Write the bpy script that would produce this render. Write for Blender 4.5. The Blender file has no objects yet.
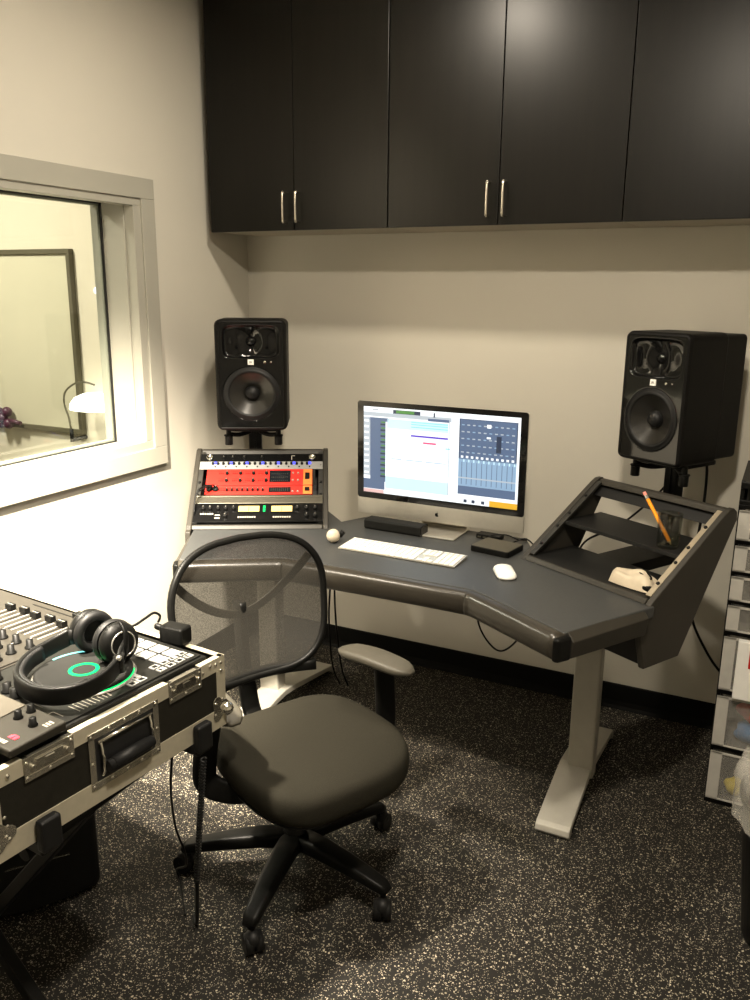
import bpy, bmesh, math, random
from mathutils import Matrix, Vector, Euler
random.seed(7)
R = math.radians
PI = math.pi
col = bpy.context.scene.collection
I4 = Matrix.Identity(4)

# ------------------------------------------------------------------ materials
def _nt(name):
    m = bpy.data.materials.new(name); m.use_nodes = True
    nt = m.node_tree; nt.nodes.clear()
    out = nt.nodes.new('ShaderNodeOutputMaterial')
    b = nt.nodes.new('ShaderNodeBsdfPrincipled')
    nt.links.new(b.outputs[0], out.inputs[0])
    return m, nt, b, out

def mat(name, rgb, rough=.5, metal=0., var=.06, scale=40., bump=0., bscale=300., spec=.5, coat=0., stretch=None, trans=0., ior=1.45, alpha=1.):
    m, nt, b, out = _nt(name)
    tc = nt.nodes.new('ShaderNodeTexCoord')
    mp = nt.nodes.new('ShaderNodeMapping')
    nt.links.new(tc.outputs['Object'], mp.inputs[0])
    if stretch: mp.inputs['Scale'].default_value = stretch
    n = nt.nodes.new('ShaderNodeTexNoise'); n.inputs['Scale'].default_value = scale; n.inputs['Detail'].default_value = 4
    nt.links.new(mp.outputs[0], n.inputs['Vector'])
    cr = nt.nodes.new('ShaderNodeValToRGB')
    cr.color_ramp.elements[0].position = .3; cr.color_ramp.elements[1].position = .7
    cr.color_ramp.elements[0].color = tuple(max(0, c*(1-var)) for c in rgb)+(1,)
    cr.color_ramp.elements[1].color = tuple(min(1, c*(1+var)) for c in rgb)+(1,)
    nt.links.new(n.outputs['Fac'], cr.inputs[0]); nt.links.new(cr.outputs[0], b.inputs['Base Color'])
    b.inputs['Roughness'].default_value = rough; b.inputs['Metallic'].default_value = metal
    b.inputs['Specular IOR Level'].default_value = spec
    b.inputs['Coat Weight'].default_value = coat
    b.inputs['Transmission Weight'].default_value = trans; b.inputs['IOR'].default_value = ior
    b.inputs['Alpha'].default_value = alpha
    if bump:
        n2 = nt.nodes.new('ShaderNodeTexNoise'); n2.inputs['Scale'].default_value = bscale
        nt.links.new(mp.outputs[0], n2.inputs['Vector'])
        bp = nt.nodes.new('ShaderNodeBump'); bp.inputs['Strength'].default_value = bump; bp.inputs['Distance'].default_value = .002
        nt.links.new(n2.outputs['Fac'], bp.inputs['Height']); nt.links.new(bp.outputs[0], b.inputs['Normal'])
    return m

def emis(name, rgb, s):
    m, nt, b, out = _nt(name)
    b.inputs['Base Color'].default_value = tuple(c*.3 for c in rgb)+(1,)
    b.inputs['Emission Color'].default_value = rgb+(1,); b.inputs['Emission Strength'].default_value = s
    b.inputs['Roughness'].default_value = .3
    return m

def glassy(name, tint=(.95, .98, .96), refl=.08):
    # thin sheet glass: mostly clear, with a mirror share
    m, nt, b, out = _nt(name)
    nt.nodes.remove(b)
    t = nt.nodes.new('ShaderNodeBsdfTransparent'); t.inputs[0].default_value = tint+(1,)
    g = nt.nodes.new('ShaderNodeBsdfGlossy'); g.inputs['Roughness'].default_value = .02
    lw = nt.nodes.new('ShaderNodeLayerWeight')          # Schlick reflectance, same from both faces of the sheet
    pw = nt.nodes.new('ShaderNodeMath'); pw.operation = 'POWER'; pw.inputs[1].default_value = 5; nt.links.new(lw.outputs['Facing'], pw.inputs[0])
    f = nt.nodes.new('ShaderNodeMath'); f.operation = 'MULTIPLY_ADD'; f.inputs[1].default_value = .9; f.inputs[2].default_value = .045; nt.links.new(pw.outputs[0], f.inputs[0])
    mx = nt.nodes.new('ShaderNodeMixShader')
    nt.links.new(f.outputs[0], mx.inputs[0]); nt.links.new(t.outputs[0], mx.inputs[1]); nt.links.new(g.outputs[0], mx.inputs[2])
    nt.links.new(mx.outputs[0], out.inputs[0])
    return m

def floor_mat():
    m, nt, b, out = _nt('speckled_rubber_floor')
    N = nt.nodes.new; L = nt.links.new
    tc = N('ShaderNodeTexCoord')
    nz = N('ShaderNodeTexNoise'); nz.inputs['Scale'].default_value = 160; nz.inputs['Detail'].default_value = 2
    L(tc.outputs['Object'], nz.inputs['Vector'])
    add = N('ShaderNodeVectorMath'); add.operation = 'MULTIPLY_ADD'
    L(nz.outputs['Color'], add.inputs[0]); add.inputs[1].default_value = (.006,)*3
    L(tc.outputs['Object'], add.inputs[2])
    cols = None
    facs = []
    for sc, th, dist in ((125, .88, .33), (200, .81, .35), (320, .79, .38)):
        v = N('ShaderNodeTexVoronoi'); v.inputs['Scale'].default_value = sc
        L(add.outputs[0], v.inputs['Vector'])
        sp = N('ShaderNodeSeparateColor'); L(v.outputs['Color'], sp.inputs[0])
        g = N('ShaderNodeMath'); g.operation = 'GREATER_THAN'; g.inputs[1].default_value = th; L(sp.outputs[0], g.inputs[0])
        d = N('ShaderNodeMath'); d.operation = 'LESS_THAN'; d.inputs[1].default_value = dist; L(v.outputs['Distance'], d.inputs[0])
        mu = N('ShaderNodeMath'); mu.operation = 'MULTIPLY'; L(g.outputs[0], mu.inputs[0]); L(d.outputs[0], mu.inputs[1])
        # each chip has its own grey to cream tone
        t = N('ShaderNodeMapRange'); t.inputs['To Min'].default_value = .25; t.inputs['To Max'].default_value = 1.; L(sp.outputs[1], t.inputs['Value'])
        m2 = N('ShaderNodeMath'); m2.operation = 'MULTIPLY'; L(mu.outputs[0], m2.inputs[0]); L(t.outputs[0], m2.inputs[1])
        facs.append(m2)
    mx = N('ShaderNodeMath'); mx.operation = 'MAXIMUM'; L(facs[0].outputs[0], mx.inputs[0]); L(facs[1].outputs[0], mx.inputs[1])
    mx2 = N('ShaderNodeMath'); mx2.operation = 'MAXIMUM'; L(mx.outputs[0], mx2.inputs[0]); L(facs[2].outputs[0], mx2.inputs[1])
    mix = N('ShaderNodeMix'); mix.data_type = 'RGBA'
    mix.inputs[6].default_value = (.0115, .0105, .0090, 1); mix.inputs[7].default_value = (.50, .445, .34, 1)
    L(mx2.outputs[0], mix.inputs[0]); L(mix.outputs[2], b.inputs['Base Color'])
    b.inputs['Roughness'].default_value = .6; b.inputs['Specular IOR Level'].default_value = .15
    bp = N('ShaderNodeBump'); bp.inputs['Strength'].default_value = .25; bp.inputs['Distance'].default_value = .001
    L(nz.outputs['Fac'], bp.inputs['Height']); L(bp.outputs[0], b.inputs['Normal'])
    return m

def mesh_mat(name, rgb, alpha):
    # see-through woven mesh cloth
    m, nt, b, out = _nt(name)
    N = nt.nodes.new; L = nt.links.new
    tc = N('ShaderNodeTexCoord'); v = N('ShaderNodeTexVoronoi'); v.inputs['Scale'].default_value = 420
    L(tc.outputs['Object'], v.inputs['Vector'])
    mr = N('ShaderNodeMapRange'); mr.inputs['From Min'].default_value = .1; mr.inputs['From Max'].default_value = .6
    mr.inputs['To Min'].default_value = alpha-.15; mr.inputs['To Max'].default_value = alpha+.18
    L(v.outputs['Distance'], mr.inputs['Value']); L(mr.outputs[0], b.inputs['Alpha'])
    b.inputs['Base Color'].default_value = rgb+(1,); b.inputs['Roughness'].default_value = .6
    return m

def plastic_film(name, rgb, mixf, rough=.2):
    m, nt, b, out = _nt(name)
    N = nt.nodes.new; L = nt.links.new
    t = N('ShaderNodeBsdfTransparent'); t.inputs[0].default_value = (.95, .95, .95, 1)
    tc = N('ShaderNodeTexCoord'); n = N('ShaderNodeTexNoise'); n.inputs['Scale'].default_value = 30
    L(tc.outputs['Object'], n.inputs['Vector'])
    mr = N('ShaderNodeMapRange'); mr.inputs['To Min'].default_value = mixf-.1; mr.inputs['To Max'].default_value = mixf+.1
    L(n.outputs['Fac'], mr.inputs['Value'])
    b.inputs['Base Color'].default_value = rgb+(1,); b.inputs['Roughness'].default_value = rough
    mx = N('ShaderNodeMixShader'); L(mr.outputs[0], mx.inputs[0]); L(t.outputs[0], mx.inputs[1]); L(b.outputs[0], mx.inputs[2])
    L(mx.outputs[0], out.inputs[0])
    return m

M = dict(
    wall=mat('painted_wall', (.475, .45, .385), .6, var=.015, scale=3, bump=.12, bscale=220),
    ceil=mat('ceiling_paint', (.75, .72, .66), .8, var=.02),
    floor=floor_mat(),
    base=mat('black_rubber_base', (.004, .004, .0035), .6, var=.1, spec=.1),
    frame=mat('grey_painted_steel', (.30, .29, .245), .35, var=.02, scale=8, spec=.4),
    gasket=mat('black_gasket', (.01, .01, .01), .4),
    glass=glassy('window_glass'),
    clear=glassy('tumbler_glass', (.78, .79, .75)),
    booth=mat('booth_wall', (.58, .53, .42), .7, var=.02, scale=4),
    cab=mat('black_brown_wood', (.0042, .0037, .0026), .34, var=.22, scale=4, stretch=(14, 14, .8), bump=.02, bscale=40, spec=.24),
    cabin=mat('cabinet_underside', (.30, .27, .21), .5, var=.05),
    steel=mat('brushed_steel', (.62, .58, .50), .25, 1., var=.04, scale=60),
    chrome=mat('chrome', (.8, .78, .72), .12, 1., var=.02),
    black=mat('black_plastic', (.0042, .0042, .0038), .42, var=.15, scale=80, spec=.16),
    blackm=mat('matt_black', (.006, .006, .005), .7, var=.15, scale=60, spec=.25),
    gloss=mat('gloss_black', (.004, .004, .004), .08, var=.05, spec=.42),
    cone=mat('woofer_cone', (.013, .012, .010), .30, var=.12, scale=30),
    rubber=mat('black_rubber', (.006, .006, .006), .5, var=.1, spec=.3),
    vinyl=mat('speaker_vinyl', (.0042, .0039, .0034), .5, var=.15, scale=120, bump=.15, bscale=500, spec=.14),
    desk=mat('grey_desk_laminate', (.037, .0385, .038), .44, var=.10, scale=90, spec=.5, bump=.05, bscale=400),
    bronze=mat('bronze_grey_paint', (.027, .024, .0185), .50, var=.05, scale=20, spec=.35),
    deskin=mat('black_housing', (.006, .006, .0055), .5, var=.1, spec=.35),
    bolster=mat('bolster_vinyl', (.030, .026, .020), .30, var=.08, scale=50, bump=.15, bscale=250, spec=.55),
    leg=mat('silver_painted_steel', (.38, .365, .32), .36, .25, var=.03, scale=30),
    alu=mat('anodised_aluminium', (.60, .57, .50), .30, .75, var=.03, scale=40),
    darkrail=mat('dark_rail_metal', (.016, .015, .012), .5, .0, var=.05, scale=60),
    glare_rail=mat('rail_metal_glare', (.34, .29, .21), .35, .5, var=.05, scale=60),  # dark rail metal with lamp glare put into the colour
    bezel=mat('screen_bezel', (.004, .004, .004), .08, var=.05),
    white=mat('white_plastic', (.80, .79, .75), .3, var=.02),
    cream=mat('cream_plastic', (.50, .43, .32), .5, var=.06, scale=50),
    seat=mat('seat_fabric', (.018, .0165, .012), .82, var=.14, scale=260, bump=.35, bscale=700, spec=.08),
    meshc=mesh_mat('chair_mesh', (.016, .0145, .011), .66),
    pad=mat('armrest_pad', (.062, .056, .042), .55, var=.06, scale=60, bump=.1),
    laminate=mat('case_laminate', (.013, .012, .009), .38, var=.15, scale=70, bump=.15, bscale=350, spec=.25),
    extr=mat('case_aluminium', (.47, .43, .33), .38, .45, var=.04, scale=60),
    hard=mat('case_hardware', (.52, .49, .41), .24, .9, var=.08, scale=60),
    deck=mat('controller_black', (.007, .007, .006), .42, var=.1, scale=80, spec=.22),
    mixer=mat('mixer_panel', (.030, .027, .022), .36, .35, var=.06, scale=60),
    silver=mat('jog_edge', (.55, .54, .5), .2, .8, var=.03),
    padlit=mat('pad_silicone', (.22, .22, .21), .5, var=.03),
    scr=mat('grey_screen', (.060, .053, .041), .5, var=.03, spec=.2),
    fx=mat('effects_grey', (.020, .018, .0135), .5, var=.06, scale=60, spec=.2),
    redmark=mat('red_mark', (.75, .03, .06), .4, var=.05),
    lightmark=mat('pale_mark', (.27, .25, .21), .5, var=.05),
    green=emis('green_led', (.0, .62, .12), 1.3),
    cyan=emis('cyan_led', (.25, .9, .85), 1.0),
    blue=emis('blue_led', (.06, .07, 1.), 1.6),
    wled=emis('white_led', (.9, .9, 1.), 2.),
    vu=emis('amber_meter', (1., .74, .22), 1.0),
    redp=mat('red_panel', (.50, .012, .006), .45, var=.07, scale=30),
    redp_glare=mat('red_panel_glare', (.70, .17, .03), .45, var=.07, scale=30),  # red panel with glare put into the colour
    disp=mat('dark_display', (.006, .007, .009), .12, var=.05),
    gmetal=mat('grey_metal', (.12, .11, .085), .32, .7, var=.06, scale=60),
    orange=mat('pencil_paint', (.95, .33, .01), .4, var=.03),
    pink=mat('eraser', (.75, .25, .20), .7, var=.03),
    wood=mat('bare_wood', (.65, .45, .25), .7, var=.05),
    trans=plastic_film('translucent_drawer', (.56, .54, .49), .17),
    transb=plastic_film('frosted_drawer_edge', (.56, .54, .49), .75),
    film=plastic_film('bin_liner_film', (.60, .58, .52), .34, .25),
    red=mat('red_cloth', (.60, .06, .04), .8, var=.2, scale=40),
    bluec=mat('blue_cloth', (.06, .20, .45), .8, var=.2, scale=40),
    yellow=mat('yellow_rubber', (.75, .60, .06), .5, var=.08),
    purple=mat('dark_purple', (.06, .015, .035), .4, var=.2),
    shade=emis('lamp_shade', (1., .93, .76), 3.2),
    olive=mat('olive_frame', (.085, .075, .045), .5, var=.05),
    board=mat('pale_panel', (.52, .49, .37), .30, var=.02, scale=5),
)
# screen colours: what the display gives off
def S(name, rgb, s=1.0): return emis('screen_'+name, rgb, s*.66)
SC = dict(white=S('white', (.86, .93, 1.), 1.15), pale=S('pale', (.55, .78, .92), 1.), cyan=S('cyan', (.30, .72, .80), .9), slate=S('slate', (.10, .15, .26), .9),
          dark=S('dark', (.035, .05, .09), .8), violet=S('violet', (.09, .03, .55), 1.), red=S('red', (.80, .08, .22), 1.), mid=S('mid', (.26, .40, .58), .95),
          green=S('green', (.10, .30, .08), .7), amber=S('amber', (.75, .42, .03), .9), pinkish=S('pink', (.75, .50, .50), .9), grey=S('grey', (.45, .52, .60), .9))

# ------------------------------------------------------------------ mesh helper
class MB:
    def __init__(s): s.bm = bmesh.new(); s.mi = 0
    def m(s, i): s.mi = i; return s
    def _fin(s, verts, mtx, smooth=False):
        if mtx is not None: bmesh.ops.transform(s.bm, matrix=mtx, verts=verts)
        fs = set()
        for v in verts:
            for f in v.link_faces: fs.add(f)
        for f in fs: f.material_index = s.mi; f.smooth = smooth
        return s
    def box(s, lo, hi, mtx=None):
        vs = [s.bm.verts.new((x, y, z)) for x in (lo[0], hi[0]) for y in (lo[1], hi[1]) for z in (lo[2], hi[2])]
        for q in ((0, 1, 3, 2), (4, 6, 7, 5), (0, 4, 5, 1), (2, 3, 7, 6), (0, 2, 6, 4), (1, 5, 7, 3)): s.bm.faces.new([vs[i] for i in q])
        return s._fin(vs, mtx)
    def cbox(s, c, d, mtx=None):
        return s.box([c[i]-d[i]/2 for i in range(3)], [c[i]+d[i]/2 for i in range(3)], mtx)
    def prism(s, poly, a0, a1, axis='z', mtx=None, smooth=False):
        # poly is 2D; extruded along axis. x: (y,z); y: (x,z); z: (x,y)
        def P(p, a): return {'x': (a, p[0], p[1]), 'y': (p[0], a, p[1]), 'z': (p[0], p[1], a)}[axis]
        A = [s.bm.verts.new(P(p, a0)) for p in poly]; B = [s.bm.verts.new(P(p, a1)) for p in poly]
        n = len(poly)
        fa = s.bm.faces.new(A[::-1]); fb = s.bm.faces.new(B); side = []
        for i in range(n): side.append(s.bm.faces.new([A[i], A[(i+1) % n], B[(i+1) % n], B[i]]))
        s._fin(A+B, mtx)
        if smooth:
            for f in side: f.smooth = True
        return s
    def lathe(s, prof, seg=32, mtx=None, smooth=True, cap=True):
        # prof: (r, z)
        rings = []
        for r, z in prof:
            rings.append([s.bm.verts.new((r*math.cos(2*PI*k/seg), r*math.sin(2*PI*k/seg), z)) for k in range(seg)])
        for a, b in zip(rings, rings[1:]):
            for k in range(seg): s.bm.faces.new([a[k], a[(k+1) % seg], b[(k+1) % seg], b[k]])
        if cap:
            s.bm.faces.new(rings[0][::-1]); s.bm.faces.new(rings[-1])
        return s._fin([v for r in rings for v in r], mtx, smooth)
    def cyl(s, a, b, r, seg=20, r2=None, smooth=True):
        a, b = Vector(a), Vector(b); d = b-a
        mt = Matrix.Translation(a) @ d.to_track_quat('Z', 'Y').to_matrix().to_4x4()
        r2 = r if r2 is None else r2
        st = len(s.bm.faces)
        s.lathe([(r, 0), (r2, d.length)], seg, mt, smooth)
        s.bm.faces.ensure_lookup_table()
        for f in s.bm.faces[st:]:
            if len(f.verts) > 4: f.smooth = False
        return s
    def ball(s, c, r, seg=20, sc=(1, 1, 1), mtx=None):
        n = seg//2
        prof = [(max(1e-4, r*math.sin(PI*i/n)), -r*math.cos(PI*i/n)) for i in range(n+1)]
        mt = Matrix.Translation(c) @ Matrix.Diagonal((*sc, 1))
        if mtx is not None: mt = mtx @ mt
        return s.lathe(prof, seg, mt)
    def sweep(s, path, prof, up=(0, 0, 1), closed=False, scales=None, cap=True, smooth=True):
        # prof 2D (side, up) swept along path
        P = [Vector(p) for p in path]; n = len(P); rings = []; up = Vector(up)
        for i, p in enumerate(P):
            if closed: t = P[(i+1) % n]-P[i-1]
            else: t = P[min(i+1, n-1)]-P[max(i-1, 0)]
            t.normalize()
            u = up-t*up.dot(t)
            if u.length < .2: u = Vector((0, 1, 0))-t*t.y if abs(t.y) < .9 else Vector((1, 0, 0))
            u.normalize(); sd = t.cross(u)
            k = scales[i] if scales else 1.
            rings.append([s.bm.verts.new(p+sd*(a*k)+u*(b*k)) for a, b in prof])
        m_ = len(prof)
        for i in range(n if closed else n-1):
            a, b = rings[i], rings[(i+1) % n]
            for k in range(m_): s.bm.faces.new([a[k], a[(k+1) % m_], b[(k+1) % m_], b[k]])
        if cap and not closed: s.bm.faces.new(rings[0][::-1]); s.bm.faces.new(rings[-1])
        return s._fin([v for r in rings for v in r], None, smooth)
    def tube(s, path, r, seg=10, closed=False, sub=0):
        if sub: path = spline(path, sub, closed)
        return s.sweep(path, [(r*math.cos(2*PI*k/seg), r*math.sin(2*PI*k/seg)) for k in range(seg)], closed=closed)
    def quad(s, pts):
        vs = [s.bm.verts.new(p) for p in pts]; f = s.bm.faces.new(vs); f.material_index = s.mi; return s
    def grid(s, fn, nu, nv, thick=None, smooth=True):
        g = [[s.bm.verts.new(fn(i/nu, j/nv)) for j in range(nv+1)] for i in range(nu+1)]
        for i in range(nu):
            for j in range(nv):
                f = s.bm.faces.new([g[i][j], g[i+1][j], g[i+1][j+1], g[i][j+1]]); f.smooth = smooth; f.material_index = s.mi
        return s
    def text(s, body, size, mtx, depth=.0006, align='CENTER'):
        cu = bpy.data.curves.new('lettering', 'FONT'); cu.body = body; cu.size = size; cu.extrude = depth/2
        cu.align_x = align; cu.align_y = 'CENTER'; cu.resolution_u = 2
        o = bpy.data.objects.new('lettering', cu); col.objects.link(o)
        dg = bpy.context.evaluated_depsgraph_get(); me = bpy.data.meshes.new_from_object(o.evaluated_get(dg))
        bpy.data.objects.remove(o); n0 = len(s.bm.verts); f0 = len(s.bm.faces)
        s.bm.from_mesh(me); s.bm.verts.ensure_lookup_table(); s.bm.faces.ensure_lookup_table()
        bmesh.ops.transform(s.bm, matrix=mtx, verts=s.bm.verts[n0:])
        for f in s.bm.faces[f0:]: f.material_index = s.mi
        bpy.data.meshes.remove(me); return s
    def build(s, name, mats, parent=None, bevel=0, seg=2, sub=0, ang=35, solid=0):
        bmesh.ops.recalc_face_normals(s.bm, faces=s.bm.faces)
        me = bpy.data.meshes.new(name); s.bm.to_mesh(me); s.bm.free()
        if not isinstance(mats, (list, tuple)): mats = [mats]
        for x in mats: me.materials.append(M[x] if isinstance(x, str) else x)
        o = bpy.data.objects.new(name, me); col.objects.link(o)
        if parent is not None: o.parent = parent
        if solid:
            md = o.modifiers.new('solid', 'SOLIDIFY'); md.thickness = solid; md.offset = 0
        if bevel:
            md = o.modifiers.new('bevel', 'BEVEL'); md.width = bevel; md.segments = seg; md.limit_method = 'ANGLE'; md.angle_limit = R(ang)
            md.harden_normals = False
        if sub:
            md = o.modifiers.new('sub', 'SUBSURF'); md.levels = sub; md.render_levels = sub
        return o

def spline(P, n=8, closed=False):
    P = [Vector(p) for p in P]; out = []; N = len(P)
    rng = range(N) if closed else range(N-1)
    for i in rng:
        if closed: p0, p1, p2, p3 = P[i-1], P[i], P[(i+1) % N], P[(i+2) % N]
        else: p0, p1, p2, p3 = P[max(i-1, 0)], P[i], P[i+1], P[min(i+2, N-1)]
        for k in range(n):
            t = k/n
            out.append(.5*((2*p1)+(p2-p0)*t+(2*p0-5*p1+4*p2-p3)*t*t+(3*p1-p0-3*p2+p3)*t**3))
    if not closed: out.append(P[-1])
    return out

def rrect(w, h, r, n=5):
    pts = []
    for cx, cy, a0 in ((w/2-r, h/2-r, 0), (-w/2+r, h/2-r, 90), (-w/2+r, -h/2+r, 180), (w/2-r, -h/2+r, 270)):
        for k in range(n+1):
            a = R(a0+90*k/n); pts.append((cx+r*math.cos(a), cy+r*math.sin(a)))
    return pts

def tag(o, label, cat, group=None, kind=None):
    if label: o['label'] = label
    if cat: o['category'] = cat
    if group: o['group'] = group
    if kind: o['kind'] = kind
    return o
def thing(name, label, cat, loc=(0, 0, 0), rz=0, group=None, mtx=None):
    o = bpy.data.objects.new(name, None); col.objects.link(o); o.empty_display_size = .05
    if mtx is not None: o.matrix_world = mtx
    else: o.location = loc; o.rotation_euler = (0, 0, rz)
    return tag(o, label, cat, group)
def struct(name, mb, mats, parent=None, **k):
    o = mb.build(name, mats, parent, **k)
    if parent is None: o['kind'] = 'structure'
    return o
def copy_tree(o, parent=None):
    c = o.copy(); col.objects.link(c)
    if parent is not None: c.parent = parent
    for ch in list(o.children): copy_tree(ch, c)
    return c
def RX(a): return Matrix.Rotation(a, 4, 'X')
def RY(a): return Matrix.Rotation(a, 4, 'Y')
def RZ(a): return Matrix.Rotation(a, 4, 'Z')
def T(*v): return Matrix.Translation(v)

# ================================================================== ROOM
H = 2.75
struct('floor', MB().box((-.001, -4.8, -.06), (3.6, .0, 0)), 'floor')
struct('ceiling', MB().box((-.2, -4.8, H), (3.6, .2, H+.06)), 'ceil')
struct('wall_back', MB().box((-.2, 0, -.06), (3.6, .2, H)), 'wall')
struct('wall_right', MB().box((3.6, -4.8, -.06), (3.7, .2, H+.06)), 'wall')
struct('wall_front', MB().box((-.2, -4.9, -.06), (3.7, -4.8, H+.06)), 'wall')
OY0, OY1, OZ0, OZ1 = -2.45, -.725, 1.03, 1.955       # window opening in the left wall
w = MB()
w.box((-.2, -4.8, -.06), (0, 0, OZ0)).box((-.2, -4.8, OZ1), (0, 0, H)).box((-.2, OY1, OZ0), (0, 0, OZ1)).box((-.2, -4.8, OZ0), (0, OY0, OZ1))
struct('wall_left', w, 'wall')
bprof = [(0, 0), (-.022, 0), (-.012, .012), (-.007, .03), (-.006, .098), (0, .102)]
struct('baseboard_back', MB().prism([(y-.0005, z) for y, z in bprof], .007, 3.6, 'x'), 'base')
struct('baseboard_left', MB().prism([(-y+.0005, z) for y, z in bprof], -4.8, -.001, 'y'), 'base')

# window with grey steel casing
wt = thing('window_1', 'control room window with grey steel casing and clear glass in the left wall', None); wt['kind'] = 'structure'
def ring(mb, x0, x1, y0, y1, z0, z1, ww):
    mb.box((x0, y0, z0), (x1, y1, z0+ww)).box((x0, y0, z1-ww), (x1, y1, z1)).box((x0, y0, z0+ww), (x1, y0+ww, z1-ww)).box((x0, y1-ww, z0+ww), (x1, y1, z1-ww))
f = MB()
ring(f, .0005, .022, OY0-.085, OY1+.10, OZ0-.075, OZ1+.07, .072)
ring(f, -.03, .014, OY0-.014, OY1+.03, OZ0-.012, OZ1+.012, .040)
ring(f, -.19, -.03, OY0+.001, OY1-.001, OZ0+.001, OZ1-.001, .014)
ring(f, -.165, -.145, OY0+.014, OY1-.014, OZ0+.014, OZ1-.014, .012)
f.build('window_frame', 'frame', wt, bevel=.002)
g = MB(); ring(g, -.142, -.133, OY0+.014, OY1-.014, OZ0+.014, OZ1-.014, .006); g.build('gasket', 'gasket', wt)
MB().box((-.140, OY0+.016, OZ0+.016), (-.135, OY1-.016, OZ1-.016)).build('glass_pane', 'glass', wt)

# booth beyond the window
struct('floor_booth', MB().box((-3.4, -4.0, -.06), (-.2, 0, 0)), 'floor')
struct('wall_booth_far', MB().box((-3.4, 0, -.06), (-.2, .2, H)), 'booth')
struct('wall_booth_left', MB().box((-3.5, -4.0, -.06), (-3.4, .2, H)), 'booth')
struct('wall_booth_front', MB().box((-3.5, -4.1, -.06), (-.2, -4.0, H)), 'booth')
struct('ceiling_booth', MB().box((-3.5, -4.1, H), (-.2, .2, H+.06)), 'ceil')
p = thing('framed_panel', 'large pale panel with thin dark frame on the wall seen through the window', 'panel', (-1.75, -.012, 1.355))
f = MB(); w2, h2, fw = .705, .465, .024
f.box((-w2, -.02, -h2), (w2, .011, -h2+fw)).box((-w2, -.02, h2-fw), (w2, .011, h2)).box((-w2, -.02, -h2+fw), (-w2+fw, .011, h2-fw)).box((w2-fw, -.02, -h2+fw), (w2, .011, h2-fw))
f.build('panel_frame', 'olive', p, bevel=.002)
MB().box((-w2+fw, -.006, -h2+fw), (w2-fw, .010, h2-fw)).build('panel_face', 'board', p)
p = thing('gooseneck_lamp', 'arched lamp with glowing white dome shade in the room behind the window', 'lamp', (-1.05, -.10, .93))
MB().tube([(0, .04, -.06), (0, 0, .0), (-.012, 0, .06), (-.035, 0, .13), (-.02, 0, .19), (.05, 0, .235), (.12, 0, .245), (.18, 0, .235)], .005, sub=6).build('stem', 'olive', p)
MB().cyl((0, .0, -.066), (0, .0, 0), .010).cyl((0, 0, -.056), (0, .0985, -.056), .010).build('wall_clamp', 'black', p)
sh = MB()
sh.lathe([(.004, .215), (.06, .208), (.11, .18), (.135, .14), (.14, .105), (.132, .105), (.10, .165), (.05, .198), (.004, .205)], 32, T(.17, 0, 0) @ Matrix.Diagonal((1, .7, .75, 1)) @ T(0, 0, .045), cap=False)
sh.build('shade', 'shade', p)
p = MB()
for dx, dz in ((-.03, .03), (.035, .035), (-.02, -.03), (.04, -.028), (0, 0)): p.ball((dx, 0, dz), .028, 14)
p.cyl((.05, .0, -.01), (.13, .0, -.02), .012)
p = p.build('purple_cluster', 'purple'); p.location = (-1.60, -.055, .94)  # cluster of small dark purple balls with a short stub
tag(p, 'small dark purple rounded object low on the framed panel behind the window', 'microphone mount')
p = MB().ball((0, 0, 0), .016, 16, (1, .5, 1)).build('wall_light', 'wled'); p.location = (-.90, -.009, 1.62)
tag(p, 'tiny round white light on the wall right of the framed panel', 'light')

# ================================================================== WALL CABINETS
CB, CF = 1.862, -.33
def cabinet(x0, label, W=.834):
    t = thing('wall_cabinet', label, 'cabinet', (x0, 0, CB), group=None)
    c = MB(); c.mi = 0
    c.box((.0008, CF+.021, .0), (.018, -.001, .87)).box((W-.018, CF+.021, .0), (W-.0008, -.001, .87)).box((.018, CF+.021, .852), (W-.018, -.001, .87))
    c.box((.018, -.012, .014), (W-.018, -.001, .852)); c.box((.018, CF+.03, .42), (W-.018, -.012, .438))
    c.mi = 1; c.box((.0008, CF+.021, -.004), (W-.0008, -.001, .014))
    c.build('cabinet_body', ['cab', 'cabin'], t, bevel=.0008)
    for k in (0, 1):
        a = .0015+k*W/2; b = a+W/2-.003
        d = MB().box((a, CF, -.006), (b, CF+.0195, .868)).build('door', 'cab', t, bevel=.0015)
        hx = (W/2-.033) if k == 0 else (W/2+.024)
        h = MB(); h.tube([(hx, CF+.001, .022), (hx, CF-.024, .024), (hx, CF-.031, .032), (hx, CF-.031, .122), (hx, CF-.024, .130), (hx, CF+.001, .132)], .0048, 10, sub=4)
        h.build('handle', 'steel', d)
    return t
cabinet(.054, 'black double-door wall cabinet against the window wall, leftmost in the row', .790)
cabinet(.846, 'black double-door wall cabinet in the middle, above the computer')
cabinet(1.680, 'black double-door wall cabinet at the right end, above the right loudspeaker')

# ================================================================== DESK
U = Vector((.8704, -.4924, 0)); DX = 1.121
desk = thing('studio_desk', 'grey-topped wing-shaped studio desk with padded front edge on silver legs', 'desk', (0, 0, 0))
ZT = .775
def mir(p):
    k = 1 if p[0] > 1.7 else 0            # the left wing is a touch shorter
    return (2*DX-p[0]+.028*k, p[1]+.016*k)
right = [(1.42, -.975), (1.455, -.981), (1.49, -.997), (1.773, -1.172), (1.955, -.865), (1.930, -.852), (2.045, -.642), (1.612, -.392), (1.495, -.50), (1.44, -.385)]
poly = right + [mir(p) for p in reversed(right)]
MB().prism(poly, ZT-.035, ZT, 'z').build('desktop', 'desk', desk, bevel=.004)
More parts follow.
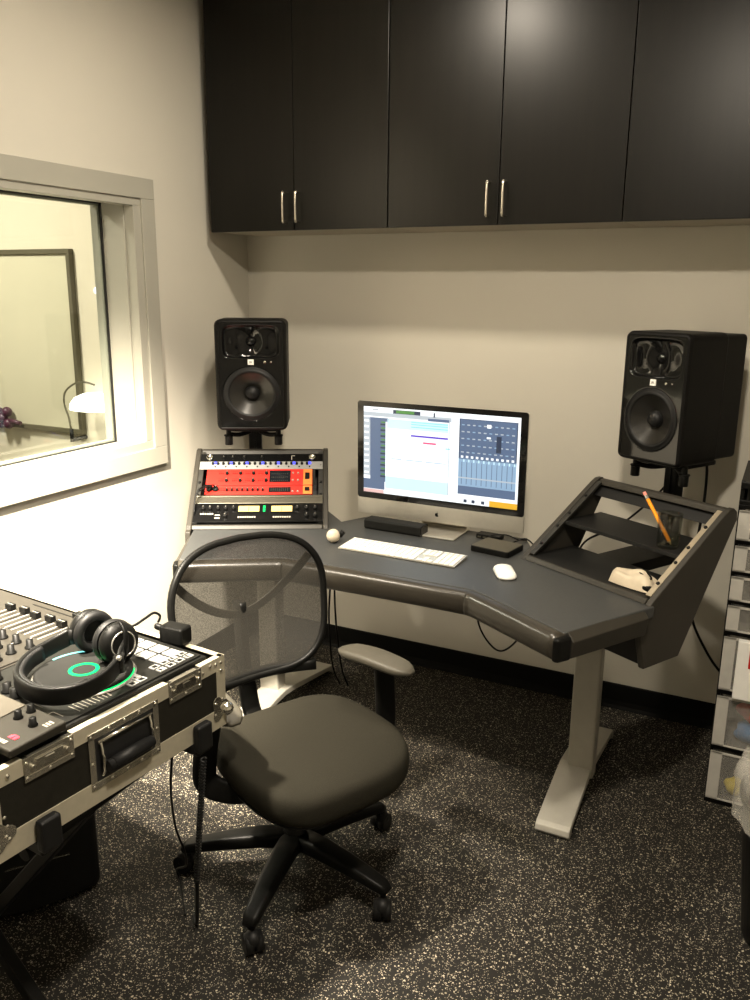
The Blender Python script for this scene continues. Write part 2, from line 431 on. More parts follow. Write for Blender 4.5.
# padded roll along the front edge
fr = [mir((1.773, -1.172)), mir((1.63, -1.083)), mir((1.50, -1.003)), mir((1.455, -.981)), mir((1.40, -.976)), (1.121, -.972), (1.40, -.976), (1.455, -.981), (1.50, -1.003), (1.63, -1.083), (1.773, -1.172)]
pth = spline([(x, y, ZT-.038) for x, y in fr], 5)
bp = []
for k in range(20):
    a = 2*PI*k/20; c, s_ = math.cos(a), math.sin(a)
    bp.append((.030*math.copysign(abs(c)**.75, c)+.012, .037*math.copysign(abs(s_)**.75, s_)))
MB().sweep(pth, bp).build('front_bolster', 'bolster', desk)
for sgn in (1, -1):
    def q(x, y): return (x, y) if sgn > 0 else (2*DX-x+.028, y+.016)
    e = MB()
    # end cap of the roll, then the fascia on the wing's short side
    a = Vector((1.773, -1.172)); n2 = Vector((.4924, .8704)); u2 = Vector((.8704, -.4924))
    def pt(u, n): v = a+u2*u+n2*n; return q(v.x, v.y)
    e.prism([pt(-.004, -.042), pt(.016, -.036), pt(.020, .012), pt(-.004, .010)], ZT-.073, ZT-.006, 'z')
    e.build('edge_cap', 'black', desk, bevel=.008, seg=3)
    e = MB()
    fz = [(pt(.022, .010), ZT-.072), (pt(.022, .30), ZT-.096)]
    v = []
    for (x, y), z in ((pt(.0, .012), ZT+.001), (pt(.022, .012), ZT-.022), (pt(.014, .012), ZT-.072), (pt(-.03, .012), ZT-.072)):
        v.append(e.bm.verts.new((x, y, z)))
    w_ = []
    for (x, y), z in ((pt(.0, .316), ZT+.001), (pt(.022, .316), ZT-.022), (pt(.014, .316), ZT-.076), (pt(-.03, .316), ZT-.076)):
        w_.append(e.bm.verts.new((x, y, z)))
    for i in range(4): e.bm.faces.new([v[i], v[(i+1) % 4], w_[(i+1) % 4], w_[i]])
    e.bm.faces.new(v); e.bm.faces.new(w_[::-1])
    e.build('end_fascia', 'bronze', desk, bevel=.003)
# under-top frame beam
MB().box((DX-.64, -.70, ZT-.075), (DX+.64, -.60, ZT-.036)).build('support_beam', 'leg', desk, bevel=.003)

# rack pods.  local frame: x along the width, y back, z up
Rz = {1: -R(29.5), -1: R(29.5)}
PC = {1: Vector((1.722, -.735, 0)), -1: Vector((.520, -.735, 0))}
FACE = Vector((0, .331, .225)).normalized()           # up the sloping rack face
def pod_m(s): return T(*PC[s]) @ RZ(Rz[s])
def side_poly():
    return [(-.046, .685), (-.018, .583), (.142, .585), (.250, .775), (.366, .975), (.362, 1.000), (.345, 1.013), (.322, 1.011), (.300, .998), (0., .788), (-.012, .776), (-.03, .772)]
for s in (1, -1):
    mt = pod_m(s)
    h = MB()
    h.mi = 0
    for sg in (-1, 1):
        x0, x1 = sorted((sg*.262, sg*.242)); h.prism(side_poly(), x0, x1, 'x', mt)
    h.mi = 1
    h.prism([(-.040, .685), (-.014, .590), (.138, .590), (.205, .735), (-.035, .735)], -.2415, .2415, 'x', mt)      # underbody
    h.prism([(-.004, .7755), (.212, .7755), (.212, .789), (-.002, .789)], -.2415, .2415, 'x', mt)                      # floor board
    h.prism([(.292, .958), (.336, .990), (.356, .996), (.356, .965), (.325, .950)], -.2415, .2415, 'x', mt)            # top bar
    h.mi = 0
    h.prism([(.318, .990), (.326, 1.008), (.345, 1.010), (.360, .997), (.355, .9905)], -.2415, .2415, 'x', mt)
    h.prism([(-.014, .7755), (-.004, .7905), (.004, .7905), (.004, .7755)], -.2415, .2415, 'x', mt)                    # front lip
    if s < 0:
        h.mi = 1; h.prism([(.150, .60), (.356, .965), (.345, .97), (.138, .60)], -.2415, .2415, 'x', mt)
    h.build('rack_housing', ['bronze', 'deskin'], desk, bevel=.005, seg=3)
    ang = math.atan2(FACE.z, FACE.y)
    for sg in (-1, 1):
        r_ = MB(); mr = mt @ T(0, 0, .790) @ RX(ang)          # local: x width, y up the slope, z out of the face
        r_.box((sg*.233-.009, .012, -.010), (sg*.233+.009, .382, -.0015), mr)
        r_.box((sg*.241-.0012, .012, -.05), (sg*.241+.0012, .382, -.010), mr)
        rl = r_.build('rack_rail', 'glare_rail' if (s > 0 and sg > 0) else 'darkrail', desk, bevel=.0008)  # one rail paler, standing for glare on the same dark metal
        for yy in (.062, .150, .215, .305):
            sc = MB(); sc.lathe([(.0055, 0), (.0055, .003), (.003, .004)], 14, mr @ T(sg*.233, yy, -.0015)); sc.build('rail_screw', 'black', rl)
    if s > 0:
        MB().prism([(.150, .876), (.345, .876), (.345, .888), (.150, .888)], -.2405, .2405, 'x', mt).build('upper_shelf', 'deskin', desk, bevel=.001)
    br = MB().box((-.07-(.087 if s > 0 else .044), .18, .735), (.07-(.087 if s > 0 else .044), .585 if s > 0 else .46, .7745), mt)
    br.build('speaker_bracket', 'deskin', desk, bevel=.003)
# legs
for s, x in ((1, 1.742), (-1, 2*DX-1.742)):
    c = MB(); c.prism(rrect(.086, .060, .008), .055, .734, 'z', T(x, -.628, 0)); c.build('leg_column', 'leg', desk)
    fo = MB()
    tip = x+(.032 if s > 0 else -.032)*0
    prof = [(-.935, .0), (-.945, .012), (-.940, .030), (-.925, .038), (-.70, .082), (-.64, .090), (-.56, .082), (-.26, .036), (-.245, .026), (-.245, .0), (-.262, .0), (-.27, .018), (-.56, .058), (-.64, .064), (-.70, .058), (-.905, .018), (-.912, 0)]
    fo.prism(prof, -.054, .054, 'x', T(x-.016*s, 0, 0))
    fo.build('foot', 'leg', desk, bevel=.004, seg=3)

# speaker stands and loudspeakers
def stand(s, lx, ly, label):
    mt = pod_m(s)
    t = thing('speaker_stand', label, 'stand', mtx=mt @ T(lx, ly, ZT))
    top = 1.073-ZT if s > 0 else 1.088-ZT
    p_ = MB(); p_.prism(rrect(.052, .045, .006), .0, top, 'z'); p_.box((-.005, -.027, .004), (.005, -.0225, top)); p_.build('pole', 'black', t, bevel=.001)
    pl = MB(); pl.prism(rrect(.20, .20, .03), top, top+.012, 'z'); pl.build('platform', 'black', t, bevel=.002)
    for sg in (-1, 1):
        a = MB(); a.tube([(sg*.02, -.02, top-.012), (sg*.06, -.05, top-.02), (sg*.098, -.085, top-.012)], .009, 10, sub=4); a.build('arm', 'black', t)
        k = MB(); k.cyl((sg*.098, -.085, top-.055), (sg*.098, -.085, top-.020), .016, 8).cyl((sg*.098, -.085, top-.022), (sg*.098, -.085, top+.012), .010, 12).cyl((sg*.098, -.085, top-.020), (sg*.098, -.085, top-.014), .019, 12)
        k.build('clamp_knob', 'black', t, bevel=.002)
    return top+.012+ZT

def speaker(s, lx, ly, z, label):
    # origin at the base under the front centre; front looks along -y
    mt = pod_m(s) @ T(lx, ly, z)
    t = thing('loudspeaker', label, 'loudspeaker', mtx=mt @ Matrix.Diagonal((1.0 if s > 0 else 1.07, 1, 1.02 if s > 0 else 1.01, 1)), group=None)
    c = MB(); rings = []
    for w_, h_, r_, y_ in ((.2245, .3925, .004, .004), (.2245, .3925, .004, -.0035), (.232, .400, .008, -.005), (.244, .410, .018, -.002), (.254, .419, .024, .008), (.254, .419, .024, .188), (.250, .415, .022, .192), (.241, .406, .018, .194), (.240, .405, .016, .303), (.232, .397, .014, .308)):
        rings.append([c.bm.verts.new((x, y_, .2095+z_)) for x, z_ in rrect(w_, h_, r_, 6)])
    for a_, b_ in zip(rings, rings[1:]):
        for k in range(len(a_)): c.bm.faces.new([a_[k], a_[(k+1) % len(a_)], b_[(k+1) % len(a_)], b_[k]])
    c.bm.faces.new(rings[-1]); c.build('cabinet', 'vinyl', t)
    W2, H2 = .112, .196
    def surf(u, v):
        x = (u*2-1)*W2; zz = (v*2-1)*H2
        d = 0.
        # waveguide: a scooped horn whose side lobes pinch towards the tweeter
        wx, wz = x/.102, (zz-.127)/.062
        r_ = (abs(wx)**6+abs(wz)**6)**(1/6)
        if r_ < 1:
            e = min(1, (1-r_)/.10); e = e*e*(3-2*e)
            throat = math.exp(-(x/.022)**2)
            flare = math.exp(-((abs(x)-.052)/.030)**2)*math.cos(wz*PI/2)**2
            d = e*(.010+.016*(1-wz*wz)*(1-.35*wx*wx)-.013*flare+.010*throat*(1-.4*abs(wz)))
        q_ = math.hypot(x, zz+.068)
        if q_ < .1015: d = max(d, .012*min(1, (.1015-q_)/.006))
        if q_ < .080: d = .055
        return (x, -.003+d, .2095+zz)
    b = MB(); b.grid(surf, 72, 120)
    b.build('front_baffle', 'gloss', t)
    wm = T(0, 0, .2095-.068) @ RX(R(90)) @ Matrix.Diagonal((.962, .962, 1, 1))
    w_ = MB(); w_.mi = 1
    w_.lathe([(.1055, -.006), (.1055, .002), (.102, .005), (.097, .003), (.094, .008), (.086, .0085), (.0815, .0035)], 56, wm, cap=False)
    w_.mi = 0; w_.lathe([(.082, .0035), (.064, -.008), (.046, -.018), (.025, -.030)], 56, wm, cap=False)
    w_.mi = 1; w_.lathe([(.029, -.028), (.026, -.014), (.016, -.006), (.0003, -.003)], 32, wm, cap=False)
    w_.build('woofer', ['cone', 'rubber'], t)
    tw = MB(); tw.lathe([(.018, 0), (.014, .008), (.0003, .012)], 24, T(0, .028, .2095+.127) @ RX(R(90)), cap=False); tw.build('tweeter', 'gloss', t)
    lg = MB(); lg.box((-.0105, -.0062, .2515), (.0105, -.0028, .2715)); lg.mi = 1
    lg.text('JBL', .0095, T(0, -.0064, .2612) @ RX(R(90)))
    lg.build('logo_badge', ['white', 'gloss'], t)
    kn = MB(); kn.lathe([(.005, 0), (.005, .003), (.0035, .004)], 16, T(.050, -.003, .262) @ RX(R(90))); kn.lathe([(.003, 0), (.003, .002)], 12, T(.072, -.003, .262) @ RX(R(90)))
    kn.build('volume_knob', 'chrome', t)
    return t
def loc_in_pod(s, x, y):
    v = pod_m(s).inverted() @ Vector((x, y, 0)); return v.x, v.y
lx, ly = loc_in_pod(1, 1.905, -.235)
zt = stand(1, lx, ly, 'black pole stand holding the right-hand loudspeaker behind the empty rack')
lx, ly = loc_in_pod(1, 1.828, -.362)
speaker(1, lx, ly, zt+.001, 'black studio loudspeaker above the empty rack with the pencil')
lx, ly = loc_in_pod(-1, .295, -.405)
zt = stand(-1, lx, ly, 'black pole stand holding the left-hand loudspeaker behind the red rack gear')
lx, ly = loc_in_pod(-1, .372, -.535)
speaker(-1, lx, ly, zt+.001, 'black studio loudspeaker in the corner, above the red rack gear')

# ------------------------------------------------------------------ rack gear in the left pod
ang = math.atan2(FACE.z, FACE.y)
GM = pod_m(-1) @ T(0, 0, .790) @ RX(ang)     # x width, y up the slope, z out of the face
def gear(name, label, cat, y): return thing(name, label, cat, mtx=GM @ T(0, y, 0))
def knob(parent, x, y, r=.006, h=.011, m='black', pointer=True, name='knob'):
    k = MB(); k.lathe([(r*1.05, .0), (r, h*.2), (r*.85, h), (r*.5, h)], 16)
    if pointer: k.mi = 1; k.box((-.0006, .1*r, h), (.0006, .85*r, h+.0004))
    o = k.build(name, [m, 'lightmark'], parent); o.location = (x, y, .0025); return o
# black preamp with two amber meters
t = gear('microphone_preamp', 'black two-space rack preamp with two lit amber meters, lowest in the left rack', 'audio unit', .012)
MB().box((-.2405, .0, .0), (.2405, .0875, .0025)).box((-.215, .004, -.16), (.215, .084, 0)).build('front_panel', 'gloss', t, bevel=.0006)
for x0 in (-.078, .045):
    b = MB(); b.box((x0-.0, .045, .0025), (x0+.085, .078, .0055)); b.mi = 1; b.box((x0+.004, .048, .0056), (x0+.081, .075, .0062)); b.mi = 2
    b.box((x0+.0415, .049, .0062), (x0+.0430, .072, .0067))
    b.build('meter', ['black', 'vu', 'black'], t)
for x, y in ((-.205, .063), (-.180, .063), (-.150, .063), (-.122, .063), (-.093, .063), (-.122, .026), (.145, .063), (.180, .063), (.212, .063), (.180, .026), (.212, .026)): knob(t, x, y, .0085, .013)
b = MB()
for i in range(4): b.box((.017, .050+i*.008, .0025), (.026, .055+i*.008, .0035))
b.build('level_lights', 'green', t)
b = MB()
for x0, n in ((-.215, 6), (-.075, 8), (.055, 8)):
    for i in range(n): b.box((x0+i*.0085, .020 if x0 > -.2 else .036, .0025), (x0+i*.0085+.006, .027 if x0 > -.2 else .043, .0029))
for i in range(2): b.box((-.160, .022+i*.014-.006, .0025), (-.142, .028+i*.014-.006, .0029))
b.build('printed_text', 'lightmark', t)
# plain grey strip
t = gear('rack_shelf', 'grey metal rack shelf strip between black preamp and red unit', 'rack shelf', .104)
MB().box((-.2405, 0, 0), (.2405, .0415, .0025)).box((-.215, .003, -.18), (.215, .006, 0)).box((-.2405, .030, .0025), (.2405, .033, .006)).build('shelf_panel', 'gmetal', t, bevel=.0008)
# red units
def red_unit(y, hh, label, rows, disp):
    t = gear('channel_strip', label, 'audio unit', y)
    b = MB(); b.box((-.208, .0, -.15), (.200, hh, .004)); b.mi = 1; b.box((.165, .001, .0041), (.1995, hh-.001, .0046)); b.build('front_panel', ['redp', 'redp_glare'], t, bevel=.001)  # right end coloured orange to show glare on the red panel
    d = MB(); d.box((disp[0], disp[2], .0045), (disp[1], disp[3], .007)); d.mi = 1
    for i in range(9):
        for j in range(3): d.box((disp[0]+.008+i*(disp[1]-disp[0]-.014)/9, disp[2]+.005+j*(disp[3]-disp[2]-.006)/3, .0071), (disp[0]+.011+i*(disp[1]-disp[0]-.014)/9, disp[2]+.008+j*(disp[3]-disp[2]-.006)/3, .0073))
    d.build('display', ['disp', 'gmetal'], t)
    for (x, yy, r_) in rows: knob(t, x, yy, r_, .012)
    bt = MB()
    for i in range(2):
        for j in range(2 if hh > .05 else 1): bt.lathe([(.0038, 0), (.0038, .004)], 12, T(.125+i*.020, hh*.28+j*hh*.45, .0045))
    bt.build('push_button', 'lightmark', t)
    sw = MB(); sw.box((.172, hh*.35, .0047), (.190, hh*.75, .008)); sw.build('power_switch', 'black', t, bevel=.001)
    pr = MB()
    for (x, yy, r_) in rows:
        if r_ < .008 :
            for i in range(3): pr.box((x-.031+i*.0075, yy-.002, .0041), (x-.0265+i*.0075, yy+.0025, .0046)); pr.box((x-.031+i*.0075, yy+.009, .0041), (x-.0265+i*.0075, yy+.0105, .0046))
    if rows: pr.build('printed_marks', 'black', t)
    return t
rows = [(x, y, .0068) for y in (.060, .022) for x in (-.130, -.078, -.028, .022)]
red_unit(.150+.046, .084, 'red rack channel strip with wide dark display and two rows of knobs', rows, (.034, .116, .014, .074))
rows = [(-.192, .026, .0125), (-.168, .026, .0125)]+[(-.125+i*.0195, .021, .0052) for i in range(8)]
red_unit(.148, .0455, 'low red rack unit with a row of small knobs and two large black knobs', rows, (.034, .118, .010, .034))
# white/blue light strip
t = gear('patch_strip', 'silver-white rack strip dotted with blue lights, above the red units', 'audio unit', .2825)
MB().box((-.2405, 0, 0), (.2405, .041, .0025)).box((-.21, .003, -.12), (.21, .038, 0)).build('front_panel', 'padlit', t, bevel=.0006)
for i in range(19): knob(t, -.190+i*.0205, .028, .0052, .008, 'black', False)
b = MB()
for i in range(0, 19, 3): b.ball((-.190+i*.0205+.010, .031, .004), .0065, 10)
b.build('blue_light', 'blue', t)
b = MB()
for i in range(10): b.cyl((-.180+i*.041, .012, .0), (-.180+i*.041, .012, .005), .003, 10)
b.build('jack_socket', 'black', t)
# black top unit
t = gear('power_conditioner', 'black rack unit with pull-out lamps at the very top of the left rack', 'audio unit', .3255)
MB().box((-.2405, 0, 0), (.2405, .040, .0025)).box((-.21, .003, -.06), (.21, .036, 0)).build('front_panel', 'gloss', t, bevel=.0006)
for x in (-.205, .198):
    MB().lathe([(.013, 0), (.013, .006), (.010, .007), (.009, .002), (.001, .002)], 20, T(x, .018, .0025)).build('lamp_tube', 'chrome', t)
for x in (-.150, -.115, -.07, .0): knob(t, x, .018, .006, .008)
MB().box((.116, .006, .0025), (.119, .030, .004)).box((.116, .027, .0025), (.130, .030, .004)).build('printed_mark', 'lightmark', t)
# patch leads looping out on the left of the rack
for i, (a, z0) in enumerate(((.0, .0), (.006, .01), (-.006, .018))):
    c = MB(); pp = [GM @ Vector(q_) for q_ in ((-.192+i*.012, .174-.0, .012), (-.198+i*.01, .168, .035), (-.225, .130+a, .045), (-.236, .090+z0, .028), (-.236, .050+z0, .010))]
    c.tube(pp, .0028, 8, sub=6); c = c.build('patch_cable', 'black')
    tag(c, 'thin black patch cables looping from the low red unit\'s large knobs', 'cable', 'patch cables on the left rack')

# ================================================================== COMPUTER
X0, X1 = .797, 1.449
cm = thing('desktop_computer', 'all-in-one computer with glowing screen and silver chin, centre of the desk', 'computer', ((X0+X1)/2, -.462, ZT), 0)
tilt = R(.6)
Wc, Hc = .652, .430
SM = T(0, 0, .035) @ RX(tilt)                # x width, y back, z up the screen
b = MB(); b.prism(rrect(Wc, Hc, .012, 4), 0, .008, 'y', SM @ T(0, 0, Hc/2))
def bulge(u, v):
    x = (u-.5)*(Wc-.002); z = (v)*(Hc-.002)
    k = max(0, 1-((u-.5)*2)**4)*max(0, 1-((v-.5)*2)**4); return SM @ Vector((x, .008+.035*k, z))
b.grid(bulge, 24, 18)
b.build('back_shell', 'alu', cm, bevel=.0015)
MB().box((-Wc/2+.001, -.0012, .002), (Wc/2-.001, .0, .062), SM).build('chin', 'alu', cm, bevel=.0005)
b = MB(); b.prism(rrect(Wc-.001, Hc-.063, .010, 4), -.0016, 0, 'y', SM @ T(0, 0, .063+(Hc-.063)/2-.0005)); b.build('bezel', 'bezel', cm)
# logo on the chin
ap = []
for k in range(40):
    a = 2*PI*k/40; r_ = 1.0
    x, z = math.sin(a), math.cos(a)
    r_ = 1.0-.16*math.exp(-((a if a < PI else a-2*PI)/.28)**2)-.10*math.exp(-((a-PI)/.22)**2)
    ap.append([x*r_*.95, z*r_])
ap = [p_ for p_ in ap if not (p_[0] > .35 and abs(p_[1]-.15) < .5)]
# bite on the right side
ins = [(.62, .58), (.50, .38), (.46, .15), (.50, -.08), (.66, -.30)]
out = []
done = False
for p_ in ap:
    if not done and p_[1] < -.2 and p_[0] > 0: out += ins; done = True
    out.append(tuple(p_))
lgo = MB(); s_ = .0078
lgo.prism([(x*s_, z*s_) for x, z in out], -.0018, -.0011, 'y', SM @ T(0, 0, .030))
lgo.prism([(x*s_, z*s_) for x, z in ((-.05, 1.05), (.08, 1.45), (.42, 1.65), (.35, 1.3))], -.0018, -.0011, 'y', SM @ T(0, 0, .030))
lgo.build('fruit_logo', 'black', cm)
# stand
st = MB()
st.prism([(-.075, .0), (-.082, .004), (-.075, .0075), (.095, .0075), (.115, .03), (.105, .22), (.085, .22), (.098, .03), (.09, .0)][0:0] or [(-.085, .001), (-.085, .007), (.085, .007), (.085, .001)], -.10, .10, 'x')
st.prism([(.070, .007), (.085, .007), (.060, .20), (.048, .20)], -.088, .088, 'x')
st.build('stand', 'alu', cm, bevel=.002)
# the screen picture
sx0, sx1, sz0, sz1 = -.300, .300, .086, .410
s_ = MB(); keys = list(SC)
lay = [0]
def R_(k, u0, u1, v0, v1, d=1):
    # u to the right, v down from the top, both 0..1
    s_.mi = keys.index(k); y = -.0018-.00012*d
    x0, x1 = sx0+(sx1-sx0)*u0, sx0+(sx1-sx0)*u1; z1, z0 = sz1-(sz1-sz0)*v0, sz1-(sz1-sz0)*v1
    s_.quad([SM @ Vector(q_) for q_ in ((x0, y, z0), (x1, y, z0), (x1, y, z1), (x0, y, z1))])
R_('white', 0, 1, 0, 1, 0)
R_('grey', 0, .58, .06, .105); R_('slate', .035, .17, .12, .16); R_('slate', .045, .15, .16, .86)
R_('grey', .0, .045, .12, .80); R_('slate', .0, .145, .84, .955, 2)
for i in range(10):
    R_('green', .12, .148, .16+i*.067, .178+i*.067, 2); R_('dark', .115, .15, .185+i*.067, .205+i*.067, 2)
    R_('white', .005, .035, .15+i*.067, .175+i*.067, 2)
R_('dark', .2, .38, .018, .06, 2); R_('green', .22, .34, .022, .055, 3); R_('grey', .06, .10, .02, .04, 2)
R_('dark', .465, .475, .02, .07, 2); R_('slate', .43, .565, .085, .115, 2)
R_('pale', .16, .56, .125, .23, 1)
for v in (.135, .16, .19): R_('cyan', .32, .56, v, v+.013, 2)
R_('violet', .32, .56, .285, .305, 2); R_('red', .40, .485, .355, .375, 2); R_('cyan', .545, .575, .40, .415, 2)
for a_, b_ in ((.19, .26), (.29, .40), (.42, .55)): R_('mid', a_, b_, .575, .583, 2)
R_('pale', .15, .565, .79, .93, 1); R_('grey', .565, .57, .08, .93, 2)
R_('dark', .63, .985, .055, .50, 1)
R_('slate', .635, .98, .06, .49, 2)
for r__ in range(5):
    for i in range(10): R_('grey' if (r__+i) % 3 else 'mid', .645+i*.034, .662+i*.034, .115+r__*.075, .127+r__*.075, 3)
R_('white', .80, .825, .10, .14, 4); R_('white', .80, .825, .235, .255, 4); R_('dark', .86, .89, .22, .40, 4)
R_('mid', .63, .985, .49, .80, 1)
for i in range(11):
    R_('slate', .650+i*.031, .654+i*.031, .53, .78, 3); R_('pale', .660+i*.031, .668+i*.031, .50, .53, 3); R_('white', .645+i*.031, .660+i*.031, .46, .485, 4)
R_('grey', .63, .985, .70, .715, 4); R_('slate', .63, .985, .80, .895, 1)
R_('white', .63, .985, .895, .915, 1)
R_('pinkish', .0, .62, .96, 1, 2); R_('white', .14, .72, .955, 1, 3); R_('amber', .83, 1, .935, 1, 3)
for a_ in (.67, .72, .78): R_('dark', a_, a_+.02, .95, .985, 4)
s_.build('screen', [SC[k] for k in keys], cm)

# keyboard
kb = thing('computer_keyboard', 'slim white keyboard with number pad in front of the computer', 'keyboard', (1.117, -.758, ZT), -R(1.2))
b = MB(); b.prism([(-.0575, .001), (.0575, .001), (.0575, .011), (-.0575, .005)], -.215, .215, 'x'); b.build('keyboard_base', 'alu', kb, bevel=.001)
ktilt = math.atan2(.006, .115)
def krow(mb, x0, x1, y, n, hgt=.0158):
    w_ = (x1-x0)/n
    for i in range(n):
        mb.cbox((x0+(i+.5)*w_, y, .0), (w_-.0028, hgt, .0022))
k1 = MB(); k2 = MB(); k3 = MB(); k4 = MB()
for r__ in range(6):
    y = .046-r__*.0182
    hh = .009 if r__ == 0 else .0155
    if r__ < 5: krow(k1, -.210, .070, y, 14, hh)
    else: krow(k1, -.210, -.120, y, 4); krow(k1, -.120, -.025, y, 1); krow(k1, -.025, .070, y, 4)
    if r__ in (0, 1, 2): krow(k2, .078, .132, y, 3, hh)
    if r__ == 4: krow(k4, .096, .114, y, 1)
    if r__ == 5: krow(k4, .078, .132, y, 3)
    krow(k3, .138, .210, y, 4, hh)
for nm, kk in (('letter_keys', k1), ('navigation_keys', k2), ('number_keys', k3), ('arrow_keys', k4)):
    bmesh.ops.transform(kk.bm, matrix=T(0, 0, .0094) @ RX(ktilt), verts=kk.bm.verts); kk.build(nm, 'white', kb, bevel=.0006)

# mouse
ms = thing('computer_mouse', 'smooth white computer mouse right of the keyboard', 'mouse', (1.492, -.800, ZT), R(28)); ms.scale = (1.1, 1.1, 1.1)
def mz(x, y): return .002+.021*max(0, 1-(x/.029)**4)**.5*max(0, 1-(y/.057)**4)**.5*(1-.18*(y/.057))
b = MB(); ringsm = []
for lev in range(9):
    t_ = lev/8; k = math.cos(t_*PI/2)**.55 if lev < 8 else .02
    z = .003+.018*math.sin(t_*PI/2)
    b_ = [(a_*k, c_*k) for a_, c_ in rrect(.057, .113, .0275, 8)]
    ringsm.append([b.bm.verts.new((x, y, z)) for x, y in b_])
for a_, c_ in zip(ringsm, ringsm[1:]):
    for i in range(len(a_)): b.bm.faces.new([a_[i], a_[(i+1) % len(a_)], c_[(i+1) % len(a_)], c_[i]]).smooth = True
b.bm.faces.new(ringsm[-1]); b.bm.faces.new(ringsm[0][::-1])
b.build('top_shell', 'white', ms)
MB().prism(rrect(.052, .106, .024, 6), .0003, .003, 'z').build('mouse_base', 'alu', ms)

# sound bar left of the stand
sb = thing('sound_bar', 'small black bar speaker lying under the left part of the screen', 'speaker', (.985, -.522, ZT), -R(2))
b = MB(); b.prism(rrect(.060, .038, .008, 4), -.115, .115, 'x', T(0, 0, .0195)); b.build('bar_body', 'blackm', sb, bevel=.002)
for e0 in (.1152, -.1175): MB().prism(rrect(.056, .034, .007, 4), e0, e0+.0023, 'x', T(0, 0, .0195)).build('end_cap', 'gloss', sb)
# ball
bl = thing('white_ball', 'small round cream ball with black knob on the desk beside left rack', 'ball', (.852, -.755, ZT))
MB().ball((0, 0, .0245), .024, 24).build('ball_shell', 'cream', bl)
MB().lathe([(.012, 0), (.014, .002), (.014, .004)], 20).cyl((.018, .012, .022), (.030, .020, .040), .009, 14).build('knob', 'black', bl)
# drives
hd = thing('external_drive', 'flat black external drive with glossy silver top beside the mouse', 'drive', (1.392, -.575, ZT), -R(10))
b = MB(); b.prism(rrect(.145, .120, .010, 4), .001, .020, 'z'); b.build('drive_case', 'black', hd, bevel=.002)
MB().prism(rrect(.138, .113, .008, 4), .020, .0212, 'z').build('top_plate', 'gmetal', hd)
c = MB(); c.tube([(1.42, -.512, .787), (1.432, -.488, .79), (1.46, -.475, .80), (1.49, -.49, .792), (1.515, -.525, .781), (1.500, -.56, .7785)], .0028, 8, sub=8)
c = c.build('drive_cable', 'black'); tag(c, 'short black cable curling behind the external drive', 'cable')
c = MB(); c.tube([(1.335, -.512, .786), (1.345, -.49, .80), (1.39, -.468, .802), (1.43, -.462, .79), (1.452, -.42, .779), (1.445, -.40, .778)], .0025, 8, sub=8)
c = c.build('drive_cable', 'black'); tag(c, 'black cable arching between external drive and computer foot', 'cable')
h2 = thing('usb_hub', 'small dark box behind the external drive under the screen', 'hub', (1.325, -.452, ZT), -R(4))
MB().box((-.045, -.022, .001), (.045, .022, .018)).build('hub_body', 'black', h2, bevel=.003)
MB().box((-.038, -.0226, .006), (-.026, -.0218, .011)).box((-.018, -.0226, .006), (-.006, -.0218, .011)).box((.004, -.0226, .006), (.016, -.0218, .011)).build('hub_port', 'gmetal', h2)

# ================================================================== RIGHT POD CONTENTS
PM = pod_m(1)
tb = thing('glass_tumbler', 'clear glass tumbler on the empty rack\'s upper shelf, holding a pencil', 'glass', mtx=PM @ T(.150, .195, .8885))
MB().lathe([(.0003, .003), (.028, .003), (.030, .0), (.033, .004), (.036, .105), (.0345, .106), (.0335, .104), (.030, .010), (.0003, .010)], 40, cap=False).build('glass_wall', 'clear', tb)
MB().lathe([(.0358, .096), (.0366, .098), (.0366, .100), (.0358, .102)], 40, cap=False).build('rim_band', 'clear', tb)
pn = thing('pencil', 'orange pencil with pink eraser leaning in the glass tumbler', 'pencil', mtx=PM @ T(.168, .186, .901))
# from the tumbler's right-hand base to the upper left
dirv = (RZ(-Rz[1]) @ Vector((-.098, .012, .118)).to_4d()).to_3d()
d = Vector((-.092, -.010, .125)).normalized(); L_ = .178
mt = d.to_track_quat('Z', 'Y').to_matrix().to_4x4()
def part(nm, z0, z1, r0, r1, m_, seg=6): MB().lathe([(r0, z0), (r1, z1)], seg, mt, smooth=False).build(nm, m_, pn)
part('pencil_tip', 0, .012, .0006, .0054, 'wood'); part('pencil_shaft', .012, .155, .0056, .0056, 'orange'); part('ferrule', .155, .167, .0058, .0058, 'silver', 16); part('eraser', .167, .178, .0055, .0050, 'pink', 16)
# cream package on the lower board
pk = thing('cream_pouch', 'puffy cream package with dark loop on the rack\'s lower board', 'package', mtx=PM @ T(.138, .066, .7895) @ RZ(R(4)))
b = MB(); N1, N2 = 26, 16
def pk_top(u, v, top):
    a_, c_ = (u*2-1), (v*2-1)
    e = max(0, 1-a_**4)**.5*max(0, 1-c_**4)**.5
    z = .003+(.036 if top else 0)*e*(1+.14*math.sin(5*a_+2*c_)+.10*math.sin(7*c_-3*a_))
    return Vector((a_*.078*(1-.10*c_*c_)-.010*c_, c_*.047*(1-.12*a_*a_), z))
b.grid(lambda u, v: pk_top(u, v, True), N1, N2).grid(lambda u, v: pk_top(u, v, False), N1, N2)
b.build('pouch_body', 'cream', pk)
MB().tube([(.0, .012, .038), (.015, .022, .0415), (.04, .012, .040), (.058, .0, .034), (.05, -.012, .034), (.025, -.002, .040)], .0028, 8, closed=True, sub=6).build('cord_loop', 'black', pk)
MB().box((.052, -.042, .004), (.084, -.022, .022)).build('black_end', 'black', pk, bevel=.006)

